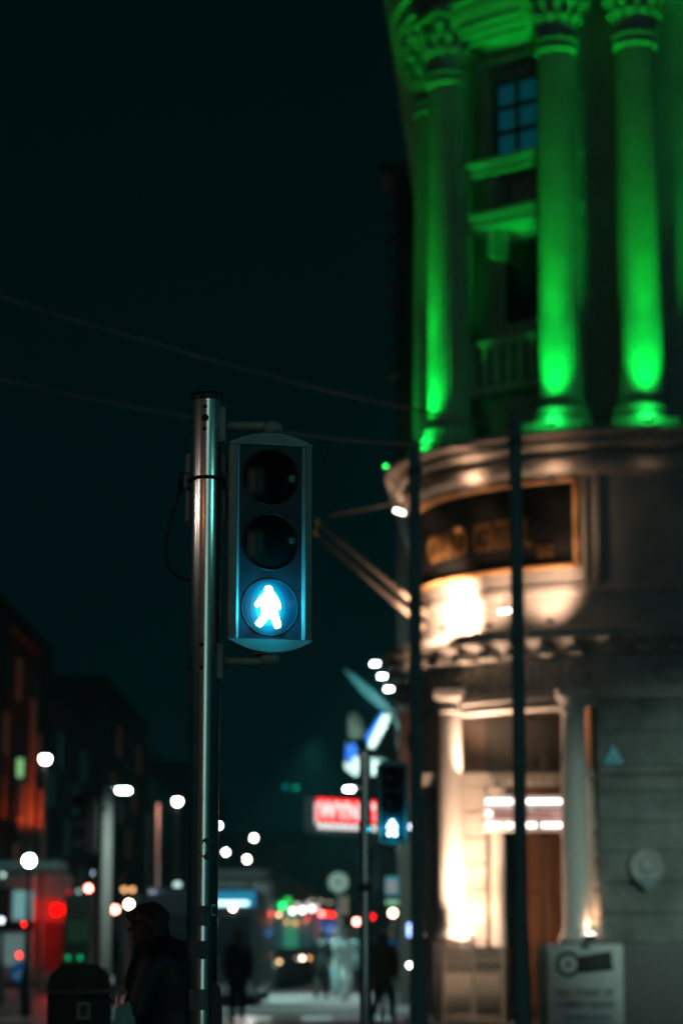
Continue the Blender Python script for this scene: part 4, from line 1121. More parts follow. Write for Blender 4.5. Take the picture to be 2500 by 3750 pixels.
W1 = emis('dim_warm_window', (.9, .35, .15), .035); W2 = emis('dim_teal_window', (.1, .6, .6), .03)
block('row_building', 'dark building at far left with three orange lit pillars', -30, -15.9, 108, 132, 17, WALL2, 'R', (GLASSD, GLASSD, W1))
lb_ = C.objects['row_building']
for k, px in enumerate((80, 113, 148)):
    Yq = 15.4 * F / (1250 - px) * .99; q = P(px, 3113, Yq)
    zt3 = P(px, (2868, 2560, 2890)[k], Yq).z
    o = MB().bx(-.15, .15, -.15, .15, q.z - 1.0, zt3, .04).build('lit_pillar', mat('pillar_stone', (.5, .42, .38), .8, var=.15), lb_); o.location = (-15.55 + 22.95, Yq - 120, 0)
    o.location = Vector((q.x, q.y, 0)) - Vector(lb_.location)
    lamp('SPOT', Vector((q.x, q.y - 1.1, q.z - .5)), (1, .085, .014), (700, 900, 760)[k], r=.1, target=Vector((q.x, q.y - .1, q.z + 3.2)), size=36, blend=1, name='pillar_uplight')
q = P(75, 2812, 112); f = thing('illuminated_banner', 'slim upright green-white lit strip left of the orange pillars', 'sign', q)
MB().bx(-.14, .14, -.05, .05, -.42, .42, .02).build('lit_panel', emis('green_white_strip', (.35, .85, .35), .75), f)
MB().bx(-.10, .10, .06, .10, -2.2, -.44).build('lower_strip', mat('pale_strip', (.3, .4, .36), .6), f)
block('row_building', 'dark lower building right of the orange lit pillars', -31, -16.2, 133, 158, 14.5, WALL3, 'R', (GLASSD, W2, GLASSD))
block('row_building', 'dark tall building behind the pale grey signal post', -30, -15.6, 159, 192, 18.5, WALL2, 'R', (GLASSD, GLASSD, GLASSD, W1))
block('row_building', 'distant dark building left of the steel post', -32, -16.0, 193, 240, 17, WALL3, 'R', (W2, GLASSD, GLASSD))
block('row_building', 'farthest dark building of the left row', -30, -15.2, 242, 320, 19, WALL2, 'R', (GLASSD,), rows=3, gap=7)
block('end_building', 'far dark building closing the street behind the lamp cluster', -15, -4, 330, 350, 16, WALL3, 'F', (GLASSD, W1), rows=3)
block('end_building', 'far dark building closing the street under the red lit sign', -3.5, 9, 335, 355, 21, WALL2, 'F', (GLASSD, GLASSD, W2), rows=4)
block('side_row_building', 'dark building further up the right side of the street', 2.6, 16, 80, 110, 15, WALL2, 'L', (GLASSD, W1))
block('side_row_building', 'distant dark building at the far right side of the street', 2.0, 16, 112, 190, 14, WALL3, 'L', (W2, GLASSD), rows=3, gap=7)

# trees up the street


def tree(px, Y, h, w_, label):
    q = P(px, 3460, Y); f = thing('street_tree', label, 'tree', (q.x, Y, 0))
    b = MB(); b.tube([(0, 0, 0), (.05, 0, h * .3), (0, .1, h * .55)], [.2, .15, .08], 8)
    for k in range(7):
        a = k * 2.4; b.tube([(0, 0, h * (.35 + .04 * k)), (cos(a) * w_ * .6, sin(a) * w_ * .6, h * (.6 + .05 * k))], [.07, .02], 5)
    b.build('trunk', mat('bark', (.08, .065, .05), .9), f)
    vs = []; fs = []
    for i in range(1100):
        a = random.random() * 2 * pi; t_ = random.gauss(0, .42); rr = w_ * sqrt(random.random()) * (1 - .5 * abs(t_))
        cl = .25 * sin(a * 3) + .2 * sin(t_ * 9 + a)
        p = Vector((cos(a) * rr * (1 + cl), sin(a) * rr * (1 + cl), h * .68 + t_ * h * .30)); s_ = .10 + .10 * random.random()
        u = Vector((random.gauss(0, 1), random.gauss(0, 1), random.gauss(0, 1))).normalized(); v = u.orthogonal().normalized()
        o_ = len(vs); vs += [p - u * s_, p + v * s_ * .6, p + u * s_, p - v * s_ * .6]; fs.append((o_, o_ + 1, o_ + 2, o_ + 3))
    MB().add(vs, fs).build('crown', mat('night_leaves', (.05, .085, .04), .7, var=.4, scale=3), f)


tree(1010, 165, 9, 3.2, 'dark leafy street tree left of the red lit sign')
tree(1120, 175, 10, 3.6, 'dark leafy street tree below the red lit sign')
tree(610, 150, 8.5, 2.6, 'dark street tree behind the pinkish post')

# ------------------------------------------------------------------ vehicles and tram


def wheel(mb_parent, x, y, r, w_=.25):
    M = Matrix.Rotation(pi / 2, 3, 'Y')
    o = MB().lathe([(r * .6, -w_ / 2), (r, -w_ / 2), (r, w_ / 2), (r * .6, w_ / 2)], n=24, M=M, c=(x, y, r)).build('wheel', RUBBER, mb_parent)
    MB().lathe([(0, -w_ * .3), (r * .58, -w_ * .3), (r * .58, w_ * .3), (0, w_ * .3)], n=18, M=M, c=(x, y, r)).build('rim', GALV, o)


BODYD = mat('dark_bus_paint', (.010, .014, .018), .3, coat=.3)
Yb = 53; x0, x1 = P(520, 3400, Yb).x, P(945, 3400, Yb).x; W_ = x1 - x0; zr = P(0, 3247, Yb).z
f = thing('bus', 'dark single-deck bus facing the camera with a lit cyan destination display', 'bus', ((x0 + x1) / 2, Yb + 5.5, 0)); yf = -5.5
MB().box((0, 0, (zr + .35) / 2), (W_, 11, zr - .35), bev=.14).build('body', BODYD, f)
zz0, zz1 = P(0, 3500, Yb).z, P(0, 3350, Yb).z
MB().box((0, yf - .012, (zz0 + zz1) / 2), (W_ * .88, .06, zz1 - zz0), bev=.02).build('windscreen', GLASSD, f)
dx0, dx1 = P(772, 0, Yb).x, 0; dx0 = (P(775, 3300, Yb).x - (x0 + x1) / 2); dx1 = (P(935, 3300, Yb).x - (x0 + x1) / 2)
d = MB().box(((dx0 + dx1) / 2, yf - .014, P(0, 3292, Yb).z), (dx1 - dx0, .05, .34), bev=.02).build('destination_display', emis('display_blue', (.0, .35, .62), .55), f)
MB().box(((dx0 + dx1) / 2 - .05, yf - .045, P(0, 3308, Yb).z), ((dx1 - dx0) * .80, .008, .10)).build('display_line', emis('display_white', (.55, 1, 1), 2.6), d)
for s_, px in ((-1, 0), (1, 0)):
    hx = P(907, 3540, Yb).x - (x0 + x1) / 2; hz = P(0, 3540, Yb).z
    o = MB().lathe([(.10, 0), (.09, .02), (0, .03)], n=18, M=Matrix.Rotation(pi / 2, 3, 'X'), c=(s_ * hx, yf - .005, hz)).build('headlight', emis('headlight', (1, .9, .86), 30), f)
    MB().box((s_ * (W_ / 2 + .12), yf + .1, 2.3), (.14, .08, .45), bev=.03).build('mirror', BLACKP, f)
    for y in (-3.3, 3): wheel(f, s_ * (W_ / 2 - .15), y, .48)
MB().ball((P(548, 3265, Yb).x - (x0 + x1) / 2, yf + .1, P(0, 3265, Yb).z + .0), (.06, .05, .05), 10).build('marker_light', emis('marker_lavender', (.75, .72, 1), 22), f)
MB().ball((P(853, 3325, Yb).x - (x0 + x1) / 2, yf - .08, P(0, 3325, Yb).z), .055, 10).build('marker_light', emis('marker_warm', (1, .70, .60), 26), f)
MB().bx(-W_ / 2 + .1, W_ / 2 - .1, yf - .02, yf + .02, .42, .62).build('bumper', mat('grey_bumper', (.1, .1, .1), .5), f)
lamp('POINT', P(548, 3225, Yb - .3), (.7, .8, 1), 7, r=.1, name='roof_glow')
lamp('SPOT', P(907, 3540, Yb - .25), (1, .92, .88), 60, r=.05, target=P(907, 3650, Yb - 8), size=60, blend=1, name='headlight_beam')

# bus at far left with red lit rear
Yl = 75; q = P(122, 3500, Yl)
f = thing('bus', 'bus at the far left edge with white lit side windows and glowing red rear', 'bus', (q.x, Yl, 0), radians(-23))   # origin at the rear corner
hb = P(0, 3195, Yl).z
MB().bx(-9, 0, 0, 2.5, .35, hb, .12).build('body', mat('bus_grey_white', (.35, .42, .42), .4, var=.1), f)
px2 = lambda px: (px - 122) * U(3400, Yl) / cos(radians(23))
zz = lambda py: P(0, py, Yl).z
MB().bx(px2(40), px2(116), -.02, .03, zz(3368), zz(3262), .03).build('lit_window', emis('bus_window', (.42, .95, .95), .36), f)
MB().bx(px2(-60), px2(28), -.02, .03, zz(3390), zz(3250), .03).build('side_window', GLASSD, f)
MB().bx(px2(-40), px2(98), -.03, .02, zz(3538), zz(3420), .03).build('advert_panel', emis('lit_advert', (.30, .52, .50), .30), f)
MB().bx(-9, 0, -.015, .01, zz(3408), zz(3376)).build('trim_band', BODYD, f)
MB().bx(-.02, .03, .05, 2.45, zz(3372), zz(3290), .03).build('rear_panel', emis('rear_painted_glow', (1, .02, .012), .50), f)  # red glow of the tail lights put into the panel as emission
MB().bx(-.02, .03, .05, 2.45, zz(3560), zz(3373), .03).build('rear_engine_cover', RED_P, f)
for (x, y, col, E, d) in ((220, 3340, (1, .10, .07), 9, 13), (205, 3328, (1, .0, .0), 5, 36), (178, 3330, (1, 0, 0), 3.2, 44), (218, 3262, (1, .02, .02), 1.6, 10)):
    yy = (x - 122) * U(3400, Yl) / sin(radians(23)); MB().ball((.06, min(2.4, yy), zz(y)), d * U(3400, Yl) / 2, 10).build('tail_light', emis('tail_%.0f' % (E * 10), col, E), f)
for (x, y) in ((92, 3385), (72, 3498)):
    MB().ball((px2(x), -.06, zz(y)), .06, 10).build('side_marker', emis('marker_red', (1, .015, .015), 11), f)
for x in (-1.8, -7):
    wv = MB().lathe([(.25, -.1), (.48, -.1), (.48, .15), (.25, .15)], n=20, M=Matrix.Rotation(pi / 2, 3, 'X'), c=(x, .12, .48)).build('wheel', RUBBER, f)
lamp('POINT', P(215, 3330, Yl - .8), (1, .02, .02), 60, r=.2, name='tail_glow')
# shelter roof edge in front of the bus
q = P(80, 3175, 58); f = thing('bus_shelter', 'teal-grey bus shelter roof at the far left edge', 'bus shelter', (q.x, 58, 0))
MB().bx(-3, 1.0, -.8, .8, q.z - .10, q.z + .12, .03).build('roof', mat('shelter_roof', (.18, .28, .28), .5), f)
for x in (-2.8, -.9): MB().tube([(x, .6, 0), (x, .6, q.z - .1)], .03, 8).build('post', POLE_G, f)
# keep-left sign
q = P(78, 3560, 66); f = thing('keep_left_sign', 'round blue road sign with a white arrow low at the far left', 'sign', q)
rs = U(3560, 66) * 37; M = Matrix.Rotation(pi / 2, 3, 'X')
MB().lathe([(0, .02), (rs, .02), (rs, -.02), (0, -.02)], n=32, M=M).build('disc', emis('sign_blue', (.0, .12, .42), .28), f)
MB().prism([(-rs * .6, -rs * .6), (-rs * .05, -rs * .6), (-rs * .25, -rs * .38), (rs * .5, rs * .35), (rs * .33, rs * .52), (-rs * .42, -rs * .2), (-rs * .6, -.0)], -.028, -.021).build('arrow', emis('sign_arrow', (.3, .6, .8), .22), f)
MB().tube([(0, .05, -q.z), (0, .05, rs * .6)], .04, 8).build('post', DKMETAL, f)
# green sign and kiosk
q = P(236, 3232, 80); f = thing('shop_sign', 'small upright bright green lit sign above the bus rear', 'sign', q)
MB().bx(-.08, .08, -.04, .04, -.24, .24, .01).build('lit_panel', emis('bright_green', (.01, 1, .06), 1.8), f); MB().bx(-.14, .14, .05, .08, -.32, .32).build('case', DKMETAL, f); MB().tube([(.0, .09, -q.z), (.0, .09, .4)], .04, 6).build('post', DKMETAL, f)
q = P(292, 3300, 52); f = thing('kiosk', 'dark green street kiosk behind the litter bin', 'kiosk', (q.x, 52, 0))
MB().bx(-.30, .30, -.3, .3, 0, P(0, 3275, 52).z, .05).build('cabinet', mat('kiosk_green', (.004, .016, .010), .5), f)
MB().bx(-.22, .22, -.32, -.305, P(0, 3450, 52).z, P(0, 3370, 52).z).build('screen', emis('kiosk_screen', (.0, .14, .03), .10), f)
for px in (249, 293): q2 = P(px, 3507, 51.6); MB().ball(Vector((q2.x - q.x, -.36, q2.z)), .05, 8).build('indicator', emis('indicator_green', (.0, .6, .2), .9), f)

# tram
tA, tB = Vector((P(1000, 3400, 71).x, 71, 0)), Vector((P(1262, 3400, 128).x, 128, 0)); dT = tB - tA
f = thing('tram', 'long pale tram receding from the camera with coloured lights along its roof edge', 'tram', tA, atan2(dT.y, dT.x) - pi / 2)
Lt = dT.length; ht = 3.35
MB().bx(-2.4, 0, 0, Lt, .35, ht, .15).build('body', mat('tram_silver', (.34, .40, .40), .35, metal=.3, var=.1), f)
MB().bx(-2.3, -.1, .5, Lt - .5, ht + .002, ht + .30, .08).build('roof_pod', mat('tram_roof', (.3, .32, .32), .5), f)
MB().bx(-.03, .02, .3, Lt - .3, .12, .34).build('skirt', DKMETAL, f)
MB().bx(-2.2, -.2, -.03, .05, 1.3, 2.7, .03).build('front_window', GLASSD, f)
wm = [emis('tram_win_green', (.10, .75, .45), .30), emis('tram_win_teal', (.1, .4, .4), .14), emis('tram_win_blue', (.12, .25, .9), .35), emis('tram_win_pink', (.9, .25, .35), .22)]
for i in range(14):
    y0 = 1.2 + i * Lt / 14.4; m_ = [wm[1], wm[0], wm[0], wm[1], wm[1], wm[1], wm[3], wm[2], wm[1], wm[2], wm[2], wm[3], wm[1], wm[1]][i]
    MB().bx(-.02, .02, y0, y0 + Lt / 14.4 - .7, 1.35, 2.55, .02).build('window', m_, f)


def on_tram(px, py):
    a = (px - 1250) / F; o_, d_ = tA.copy(), dT.normalized(); den = d_.x - a * .984 * d_.y
    # solve for the point of the tram side that projects to px
    lo, hi = 0.0, Lt
    for _ in range(40):
        m = (lo + hi) / 2; w_ = tA + d_ * m; w_.z = 2.5
        if PX(w_)[0] < px: lo = m
        else: hi = m
    w_ = tA + d_ * lo; z = P(px, py, w_.y).z; return lo, z, U(py, w_.y)


for k, (px, py, d, col, E) in enumerate(((1025, 3318, 26, (.02, 1, .22), 3.2), (1045, 3300, 30, (.05, 1, .15), .9), (1063, 3336, 20, (1, .92, .80), 6), (1100, 3333, 20, (1, .85, .82), 7), (1135, 3328, 20, (1, .85, .85), 5), (1150, 3322, 16, (.8, .9, .85), 2),
                             (1080, 3318, 26, (.9, 1, .8), .9), (1120, 3316, 24, (1, .9, .9), 1.1),
                             (1172, 3346, 16, (1, .12, .10), 20), (1196, 3348, 14, (1, .02, .01), 11), (1212, 3350, 14, (1, .02, .01), 7), (1120, 3362, 16, (1, .03, .06), 1.8),
                             (1013, 3350, 13, (1, .58, .30), 6), (1042, 3377, 13, (1, .38, .08), 2.4), (1075, 3380, 13, (1, .38, .08), 3.0), (1110, 3374, 12, (1, .40, .14), 1.2), (1235, 3372, 12, (1, .42, .10), 3.2), (1135, 3298, 13, (.9, .75, .55), .8), (1168, 3300, 13, (.9, .7, .5), 1.0), (1200, 3305, 12, (.9, .75, .55), .9),
                             (1016, 3522, 12, (1, .60, .30), 5), (1100, 3509, 12, (1, .74, .60), 13), (1127, 3508, 12, (1, .42, .12), 3.5), (1167, 3500, 12, (1, .42, .12), 3.5), (1232, 3418, 18, (.0, .35, 1), 3.5), (1180, 3410, 18, (.18, .25, 1), 1.2), (1202, 3402, 18, (.2, .35, 1), 1.2), (975, 3535, 12, (.5, .7, .6), .7))):
    y, z, u = on_tram(px, py); MB().ball((.07, y, z), d * u / 2, 10).build('lamp', emis('tram_lamp_%d' % k, col, E), f)

# clock on its post
q = P(1238, 3232, 69); f = thing('street_clock', 'round pale green street clock on a post left of the far steel post', 'clock', (q.x, 69, 0)); u = U(3232, 69)
MB().lathe([(37 * u, -.12), (40 * u, -.06), (40 * u, .06), (37 * u, .12), (0, .12)], n=36, M=M, c=(0, 0, q.z)).build('rim', mat('clock_rim', (.2, .3, .28), .4), f)
fc = MB().lathe([(0, .125), (34 * u, .125)], n=36, M=M, c=(0, 0, q.z)).build('face', emis('clock_face', (.36, .62, .50), .50), f)
MB().lathe([(0, .128), (12 * u, .128)], n=24, M=M, c=(0, 0, q.z)).build('centre_disc', emis('clock_centre', (.10, .24, .20), .5), fc)
MB().box((.0, -.135, q.z + .07), (.02, .008, .18)).box((.05, -.14, q.z), (.12, .006, .02)).build('hands', BLACKP, f)
MB().tube([(0, 0, 0), (0, 0, q.z - 38 * u)], .05, 8).build('post', POLE_G, f)
MB().bx(.09, .28, -.03, .03, P(0, 3350, 69).z, P(0, 3282, 69).z).build('banner', emis('cream_banner', (.45, .42, .24), .25), f)

# shop lights on the right side of the street
q = P(1448, 3250, 57); u = U(3250, 57); f = thing('shop_sign', 'small cyan and pink projecting sign below the far walking man signal', 'sign', q)
MB().bx(-38 * u, 40 * u, -.05, .05, -28 * u, 40 * u, .02).build('lit_case', emis('cyan_sign', (.0, .42, .52), .45), f)
MB().bx(-34 * u, 2 * u, -.064, -.051, -20 * u, 26 * u).build('pink_print', emis('pink_print', (.45, .38, .42), .45), f)
MB().bx(-36 * u, 30 * u, -.05, .05, -62 * u, -46 * u, .02).build('lower_bar', emis('pale_green_bar', (.35, .85, .55), .60), f)
MB().bx(40 * u, 70 * u, -.02, .02, -20 * u, -14 * u).build('bracket', DKMETAL, f)
for (x, y, w_, h2, col, E, lb) in ((1498, 3406, 12, 46, (.30, .42, 1), 5.0, 'upright blue-white light tube beside the dark left pole of the building'), (1500, 3535, 13, 13, (1, .85, .8), 24, 'small white lamp low beside the dark left pole of the building'),
                                (1497, 2905, 10, 26, (.85, .85, .95), 6, 'upper small white wall light at the edge of the corner building'), (1498, 3028, 10, 16, (.75, .85, 1), 6, 'lower small white wall light level with the far walking man')):
    q = P(x, y, 50); u = U(y, 50); f = thing('wall_light', lb, 'lamp', q)
    MB().bx(-w_ * u / 2, w_ * u / 2, -.03, .03, -h2 * u / 2, h2 * u / 2, .01).build('tube', emis('wl_%d' % y, col, E), f)
    MB().bx(-w_ * u / 2 - .02, w_ * u / 2 + .4, .035, .07, -h2 * u / 2 - .02, h2 * u / 2 + .02).build('backplate', DKMETAL, f)

# ------------------------------------------------------------------ litter bin
Yn = 16; c = P(302, 3600, Yn); u = U(3600, Yn)
f = thing('litter_bin', 'dark green litter bin with sloped shoulders at the lower left', 'litter bin', (c.x, Yn, .12))
zt4 = P(0, 3530, Yn).z - .12; zs4 = P(0, 3622, Yn).z - .12
BIN = mat('bin_green', (.008, .022, .018), .28, coat=.6, var=.2, scale=6)
wt, wb = 76 * u, 116 * u
b = MB(); b.box((0, 0, (zs4 - .02) / 2 + .03), (2 * wb, 2 * wb * .9, zs4 - .08), bev=.03); b.build('body', BIN, f)
b = MB(); b.prism([(-wb, zs4), (wb, zs4), (wb * .93, zs4 + (zt4 - zs4) * .55), (wt, zt4 - .02), (wt * .9, zt4), (-wt * .9, zt4), (-wt, zt4 - .02), (-wb * .93, zs4 + (zt4 - zs4) * .55)], -wb * .85, wb * .85); b.build('hood', BIN, f)
MB().bx(-wt * .8, wt * .8, -wb * .87, -wb * .852, zs4 + .015, zs4 + (zt4 - zs4) * .55).build('opening', BLACKP, f)
MB().bx(-wb - .004, wb + .004, -wb * .91, wb * .91, zs4 - .03, zs4 - .008, .004).build('rim', DKMETAL, f)
sx0, sx1, sz0, sz1 = (297 - 302) * u, (343 - 302) * u, P(0, 3730, Yn).z - .12, P(0, 3668, Yn).z - .12
o = MB().bx(sx0, sx1, -wb * .9 - .004, -wb * .9 - .001, sz0, sz1).build('notice', mat('bin_notice', (.35, .42, .40), .6), f)
MB().bx(sx0 + 9 * u, sx1 - 9 * u, -wb * .9 - .007, -wb * .9 - .005, sz0 + 10 * u, sz1 - 10 * u).build('notice_print', mat('notice_print', (.04, .08, .08), .6), o)
for s_ in (-1, 1):
    MB().tube([(s_ * wb * 1.01, -.02, zs4 - .10), (s_ * wb * 1.01, -.02, zs4 + .03)], .012, 8).build('latch', GALV, f)
    MB().ball((s_ * wt * .98, -wb * .7, zt4 - .03), .014, 8).build('rivet', GALV, f)

# ------------------------------------------------------------------ people


def remesh(name, chains, balls, mt, parent, voxel=.02, extra=None, smooth=3):
    b = MB()
    for pts, rs in chains:
        b.tube(pts, rs, 14)
        for p, r in zip(pts, rs): b.ball(p, r * .995, 12)
    for c_, r in balls: b.ball(c_, r, 16)
    o = b.build(name, mt, parent)
    md = o.modifiers.new('r', 'REMESH'); md.mode = 'VOXEL'; md.voxel_size = voxel; md.use_smooth_shade = True
    ms_ = o.modifiers.new('s', 'SMOOTH'); ms_.iterations = smooth; ms_.factor = .5
    dg = bpy.context.evaluated_depsgraph_get(); me = bpy.data.meshes.new_from_object(o.evaluated_get(dg)); o.modifiers.clear(); o.data = me
    if extra:
        e_ = extra; bm = bmesh.new(); bm.from_mesh(me); me2 = bpy.data.meshes.new('x'); me2.from_pydata([tuple(v) for v in e_.v], [], e_.f); bm.from_mesh(me2); bm.to_mesh(me)
    me.polygons.foreach_set('use_smooth', [True] * len(me.polygons)); me.materials.clear(); me.materials.append(mt)
    return o


def person(px, py_top, Y, rz, label, coat, trous, hair, skin=(.35, .2, .15), bow=0.0, stride=.25, height=1.74, vox=.03, hat=None, fat=1.0, arms=(.0, .0), base=0.0):
    """faces local -y ; bow = forward bend of head and shoulders"""
    q = P(px, 3500, Y); f = thing('person', label, 'person', (q.x, Y, base), rz); s = height / 1.74
    V = lambda x, y, z: Vector((x * s, y * s, z * s))
    sk = mat('skin_%.2f' % skin[0], skin, .55)
    nb = Vector((0, -.06 - .16 * bow, 1.46 - .03 * bow)) * s; hd = Vector((0, -.09 - .34 * bow, 1.60 - .10 * bow)) * s
    hip = V(0, 0, .93); chest = V(0, -.02 - .06 * bow, 1.28)
    chains = [([V(0, 0, .9), V(0, -.01, 1.08), chest, nb], [.145 * s, .12 * s, .15 * s, .062 * s]), ([nb, (nb + hd) / 2], [.06 * s, .058 * s])]
    legs = []; armc = []; hands = []
    for i, sx in enumerate((-1, 1)):
        st = stride * (1 if i == 0 else -1)
        k = V(sx * .10, -.10 - st * .45, .50); a = V(sx * .10, .02 - st, .09 + (.06 if st < 0 else 0)); t_ = V(sx * .10, -.14 - st, .04)
        legs.append(([V(sx * .09, 0, .90), k, a], [.095 * s, .065 * s, .045 * s])); chains += [legs[-1], ([a, t_], [.04 * s, .035 * s])]
        sh = Vector((sx * .19 * s, chest.y - .01, 1.38 * s - .02 * bow)); fw = arms[i]
        el = sh + V(sx * .06, -.04 - .10 * fw, -.27 + .05 * fw); wr = el + V(-sx * .03, -.08 - .20 * fw, -.23 + .20 * fw)
        hn = wr + (wr - el).normalized() * .06 * s; armc.append(([sh, el, wr], [.060 * s, .047 * s, .036 * s])); chains += [([sh, el, wr, hn], [.052 * s, .040 * s, .027 * s, .034 * s])]
        hands.append((wr, hn, (wr - el).normalized(), sx))
    ex = MB()
    for wr, hn, d_, sx in hands:
        side = d_.cross(Vector((1, 0, 0))).normalized()
        for j in range(4):
            o_ = hn + side * ((j - 1.5) * .019 * s); ln = (.062, .074, .070, .055)[j] * s
            p1 = o_ + d_ * (.03 * s + ln * .45); p2_ = p1 + (d_ * .8 + Vector((-sx * .6, 0, 0))).normalized() * ln * .55
            ex.tube([o_, p1, p2_], [.0095 * s, .0088 * s, .007 * s], 8)
        o_ = (wr * .5 + hn * .5) + side * (-.026 * s); ex.tube([o_, o_ + (d_ * .6 - side * .8).normalized() * .035 * s, o_ + (d_ * .9 - side * .5).normalized() * .06 * s], [.012 * s, .010 * s, .008 * s], 8)
    # head
    fd = Vector((0, -cos(bow * .9), -sin(bow * .9))); ud = Vector((0, -sin(bow * .9), cos(bow * .9)))
    Hm = Matrix((Vector((1, 0, 0)), -fd, ud)).transposed()
    hp = lambda x, y, z: hd + Hm @ Vector((x * s, y * s, z * s))
    bl = [(hd, (.078 * s, .095 * s, .115 * s)), (hp(0, -.03, -.07), (.052 * s, .055 * s, .055 * s)), (hp(0, -.098, -.015), (.013 * s, .018 * s, .024 * s)), (hp(.078, .005, -.01), (.010 * s, .018 * s, .028 * s)), (hp(-.078, .005, -.01), (.010 * s, .018 * s, .028 * s)), (hp(0, -.088, -.062), (.022 * s, .010 * s, .008 * s))]
    remesh('body', chains, bl, sk, f, voxel=min(vox, .016), extra=ex, smooth=2)
    eb = MB()
    for sx in (-1, 1): eb.ball(hp(sx * .030, -.088, .012), .011 * s, 8)
    eb.build('eyes', mat('eye_dark', (.02, .015, .01), .2), f)
    # clothes
    cf = fat; cr = [([V(0, 0, .80), V(0, 0, .95), V(0, -.01, 1.1), chest + V(0, .02 * bow, 0), nb - V(0, 0, .035)], [.175 * s * cf, .168 * s * cf, .150 * s * cf, .178 * s * cf, .10 * s * cf])]
    cr += [([chest + Vector((sx * .07 * s, .01, .05 * s)), Vector((sx * .175 * s, chest.y, 1.375 * s - .02 * bow))], [.12 * s * cf, .078 * s * cf]) for sx in (-1, 1)]
    for pts, rs in armc: cr.append((pts, [r * 1.28 * cf for r in rs]))
    cl = [((nb + V(0, .03, .0)), (.095 * s * cf, .085 * s * cf, .06 * s))]
    remesh('coat', cr, cl, coat, f, voxel=vox * .8)
    remesh('trousers', [([V(0, 0, .98), V(0, 0, .86)], [.15 * s, .145 * s])] + [([p[0], p[1], p[2] + V(0, 0, .02)], [.105 * s, .078 * s, .062 * s]) for p, r in legs], [], trous, f, voxel=vox * .8)
    for i, (p, r) in enumerate(legs):
        a = p[2]; remesh('shoe', [([a + V(0, .04, -.045), a + V(0, -.17, -.05)], [.048 * s, .040 * s])], [], BLACKP, f, voxel=vox * .7, smooth=1)
    # hair
    hb_ = [(hp(0, .022, .026), (.096 * s, .106 * s, .114 * s)), (hp(0, .06, -.06), (.085 * s, .068 * s, .10 * s)), (hp(.066, -.01, -.04), (.026 * s, .055 * s, .085 * s)), (hp(-.066, -.01, -.04), (.026 * s, .055 * s, .085 * s)), (hp(0, -.055, .085), (.075 * s, .05 * s, .035 * s))]
    rs_ = random.Random(5)
    for _ in range(70 if vox < .03 else 0):
        a, b2 = rs_.uniform(0, 2 * pi), rs_.uniform(-.6, 1.2); q_ = hp(.088 * cos(a) * cos(b2), .025 + .098 * sin(a) * cos(b2), .02 + .106 * sin(b2))
        if (q_ - hp(0, -.09, -.02)).length > .075 * s: hb_.append((q_, rs_.uniform(.014, .028) * s))
    remesh('hair', [], hb_, mat('hair_%.3f' % hair[0], hair, .55, var=.3, scale=60, stretch=(1, 1, .2)), f, voxel=min(vox, .014), smooth=1)
    if hat: remesh('hat', [], [(hp(0, .015, .07), (.104 * s, .112 * s, .085 * s)), (hp(0, .01, .12), (.05 * s, .05 * s, .05 * s))], hat, f, voxel=.016)
    return f, hd


BLKC = mat('black_puffer_coat', (.010, .012, .014), .5, var=.3, scale=14, bump=.4); BLKT = mat('black_trousers', (.008, .009, .011), .8)
f, hd_ = person(640, 3320, 12.2, radians(-108), 'person in a black padded coat with bowed head and brown hair beside the steel post', BLKC, BLKT, (.055, .022, .010), bow=.24, stride=.12, height=1.56, vox=.02, fat=1.42, arms=(.45, .3), base=.12)
PEOPLE = [(1400, 45, radians(160), 'person in a khaki jacket and pale hat walking under the far walking man signal', mat('khaki_jacket', (.16, .13, .085), .8), BLKT, (.1, .06, .03), dict(stride=.28, hat=mat('pale_hat', (.5, .52, .5), .8), fat=1.12)),
          (870, 46, radians(10), 'person in black standing with legs apart in front of the bus', BLKC, BLKT, (.03, .015, .01), dict(stride=.10, fat=1.12)),
          (1176, 62, radians(170), 'dark-clothed person left of the pale-coated walker', BLKC, BLKT, (.02, .012, .01), dict(stride=.2)),
          (1226, 64, radians(20), 'pale-coated person walking below the street clock', mat('pale_coat', (.42, .46, .44), .8), mat('pale_trousers', (.25, .32, .34), .8), (.2, .13, .07), dict(stride=.3)),
          (1262, 60, radians(15), 'person in a light top and white trousers beside the pale-coated walker', mat('light_top', (.35, .40, .40), .8), mat('white_trousers', (.6, .62, .6), .8), (.04, .02, .01), dict(stride=.22)),
          (1301, 66, radians(180), 'person in a dark teal jacket just left of the far steel post', mat('teal_jacket', (.02, .10, .12), .8), BLKT, (.03, .02, .01), dict(stride=.24)),
          (1432, 58, radians(5), 'person in a blue coat half hidden behind the khaki jacket', mat('blue_coat', (.02, .10, .28), .8), mat('grey_trousers', (.2, .22, .22), .8), (.1, .05, .03), dict(stride=.2))]
for px, Y, rz, lb, co, tr, ha, kw in PEOPLE: person(px, 0, Y, rz, lb, co, tr, ha, vox=.035, base=.12 if 52.5 < Y < 74 else 0, **kw)
# pale carrier bag in the bowed person's hand
q = P(452, 3740, 12.0); f = thing('carrier_bag', 'pale teal carrier bag between the litter bin and the bowed person', 'bag', q)
MB().prism([(-.06, -.30), (.085, -.30), (.06, .02), (.03, .10), (-.035, .06)], -.05, .04).build('bag', mat('teal_bag', (.14, .34, .34), .5, var=.3, scale=10), f)
MB().tube([(-.03, -.01, .05), (-.02, -.01, .13), (.0, -.01, .16), (.03, -.01, .12), (.03, -.01, .08)], .004, 6).build('handle', mat('bag_handle', (.2, .3, .3), .5), f)

# ------------------------------------------------------------------ unseen lamps and added lit strips behind the camera, mirrored in the steel


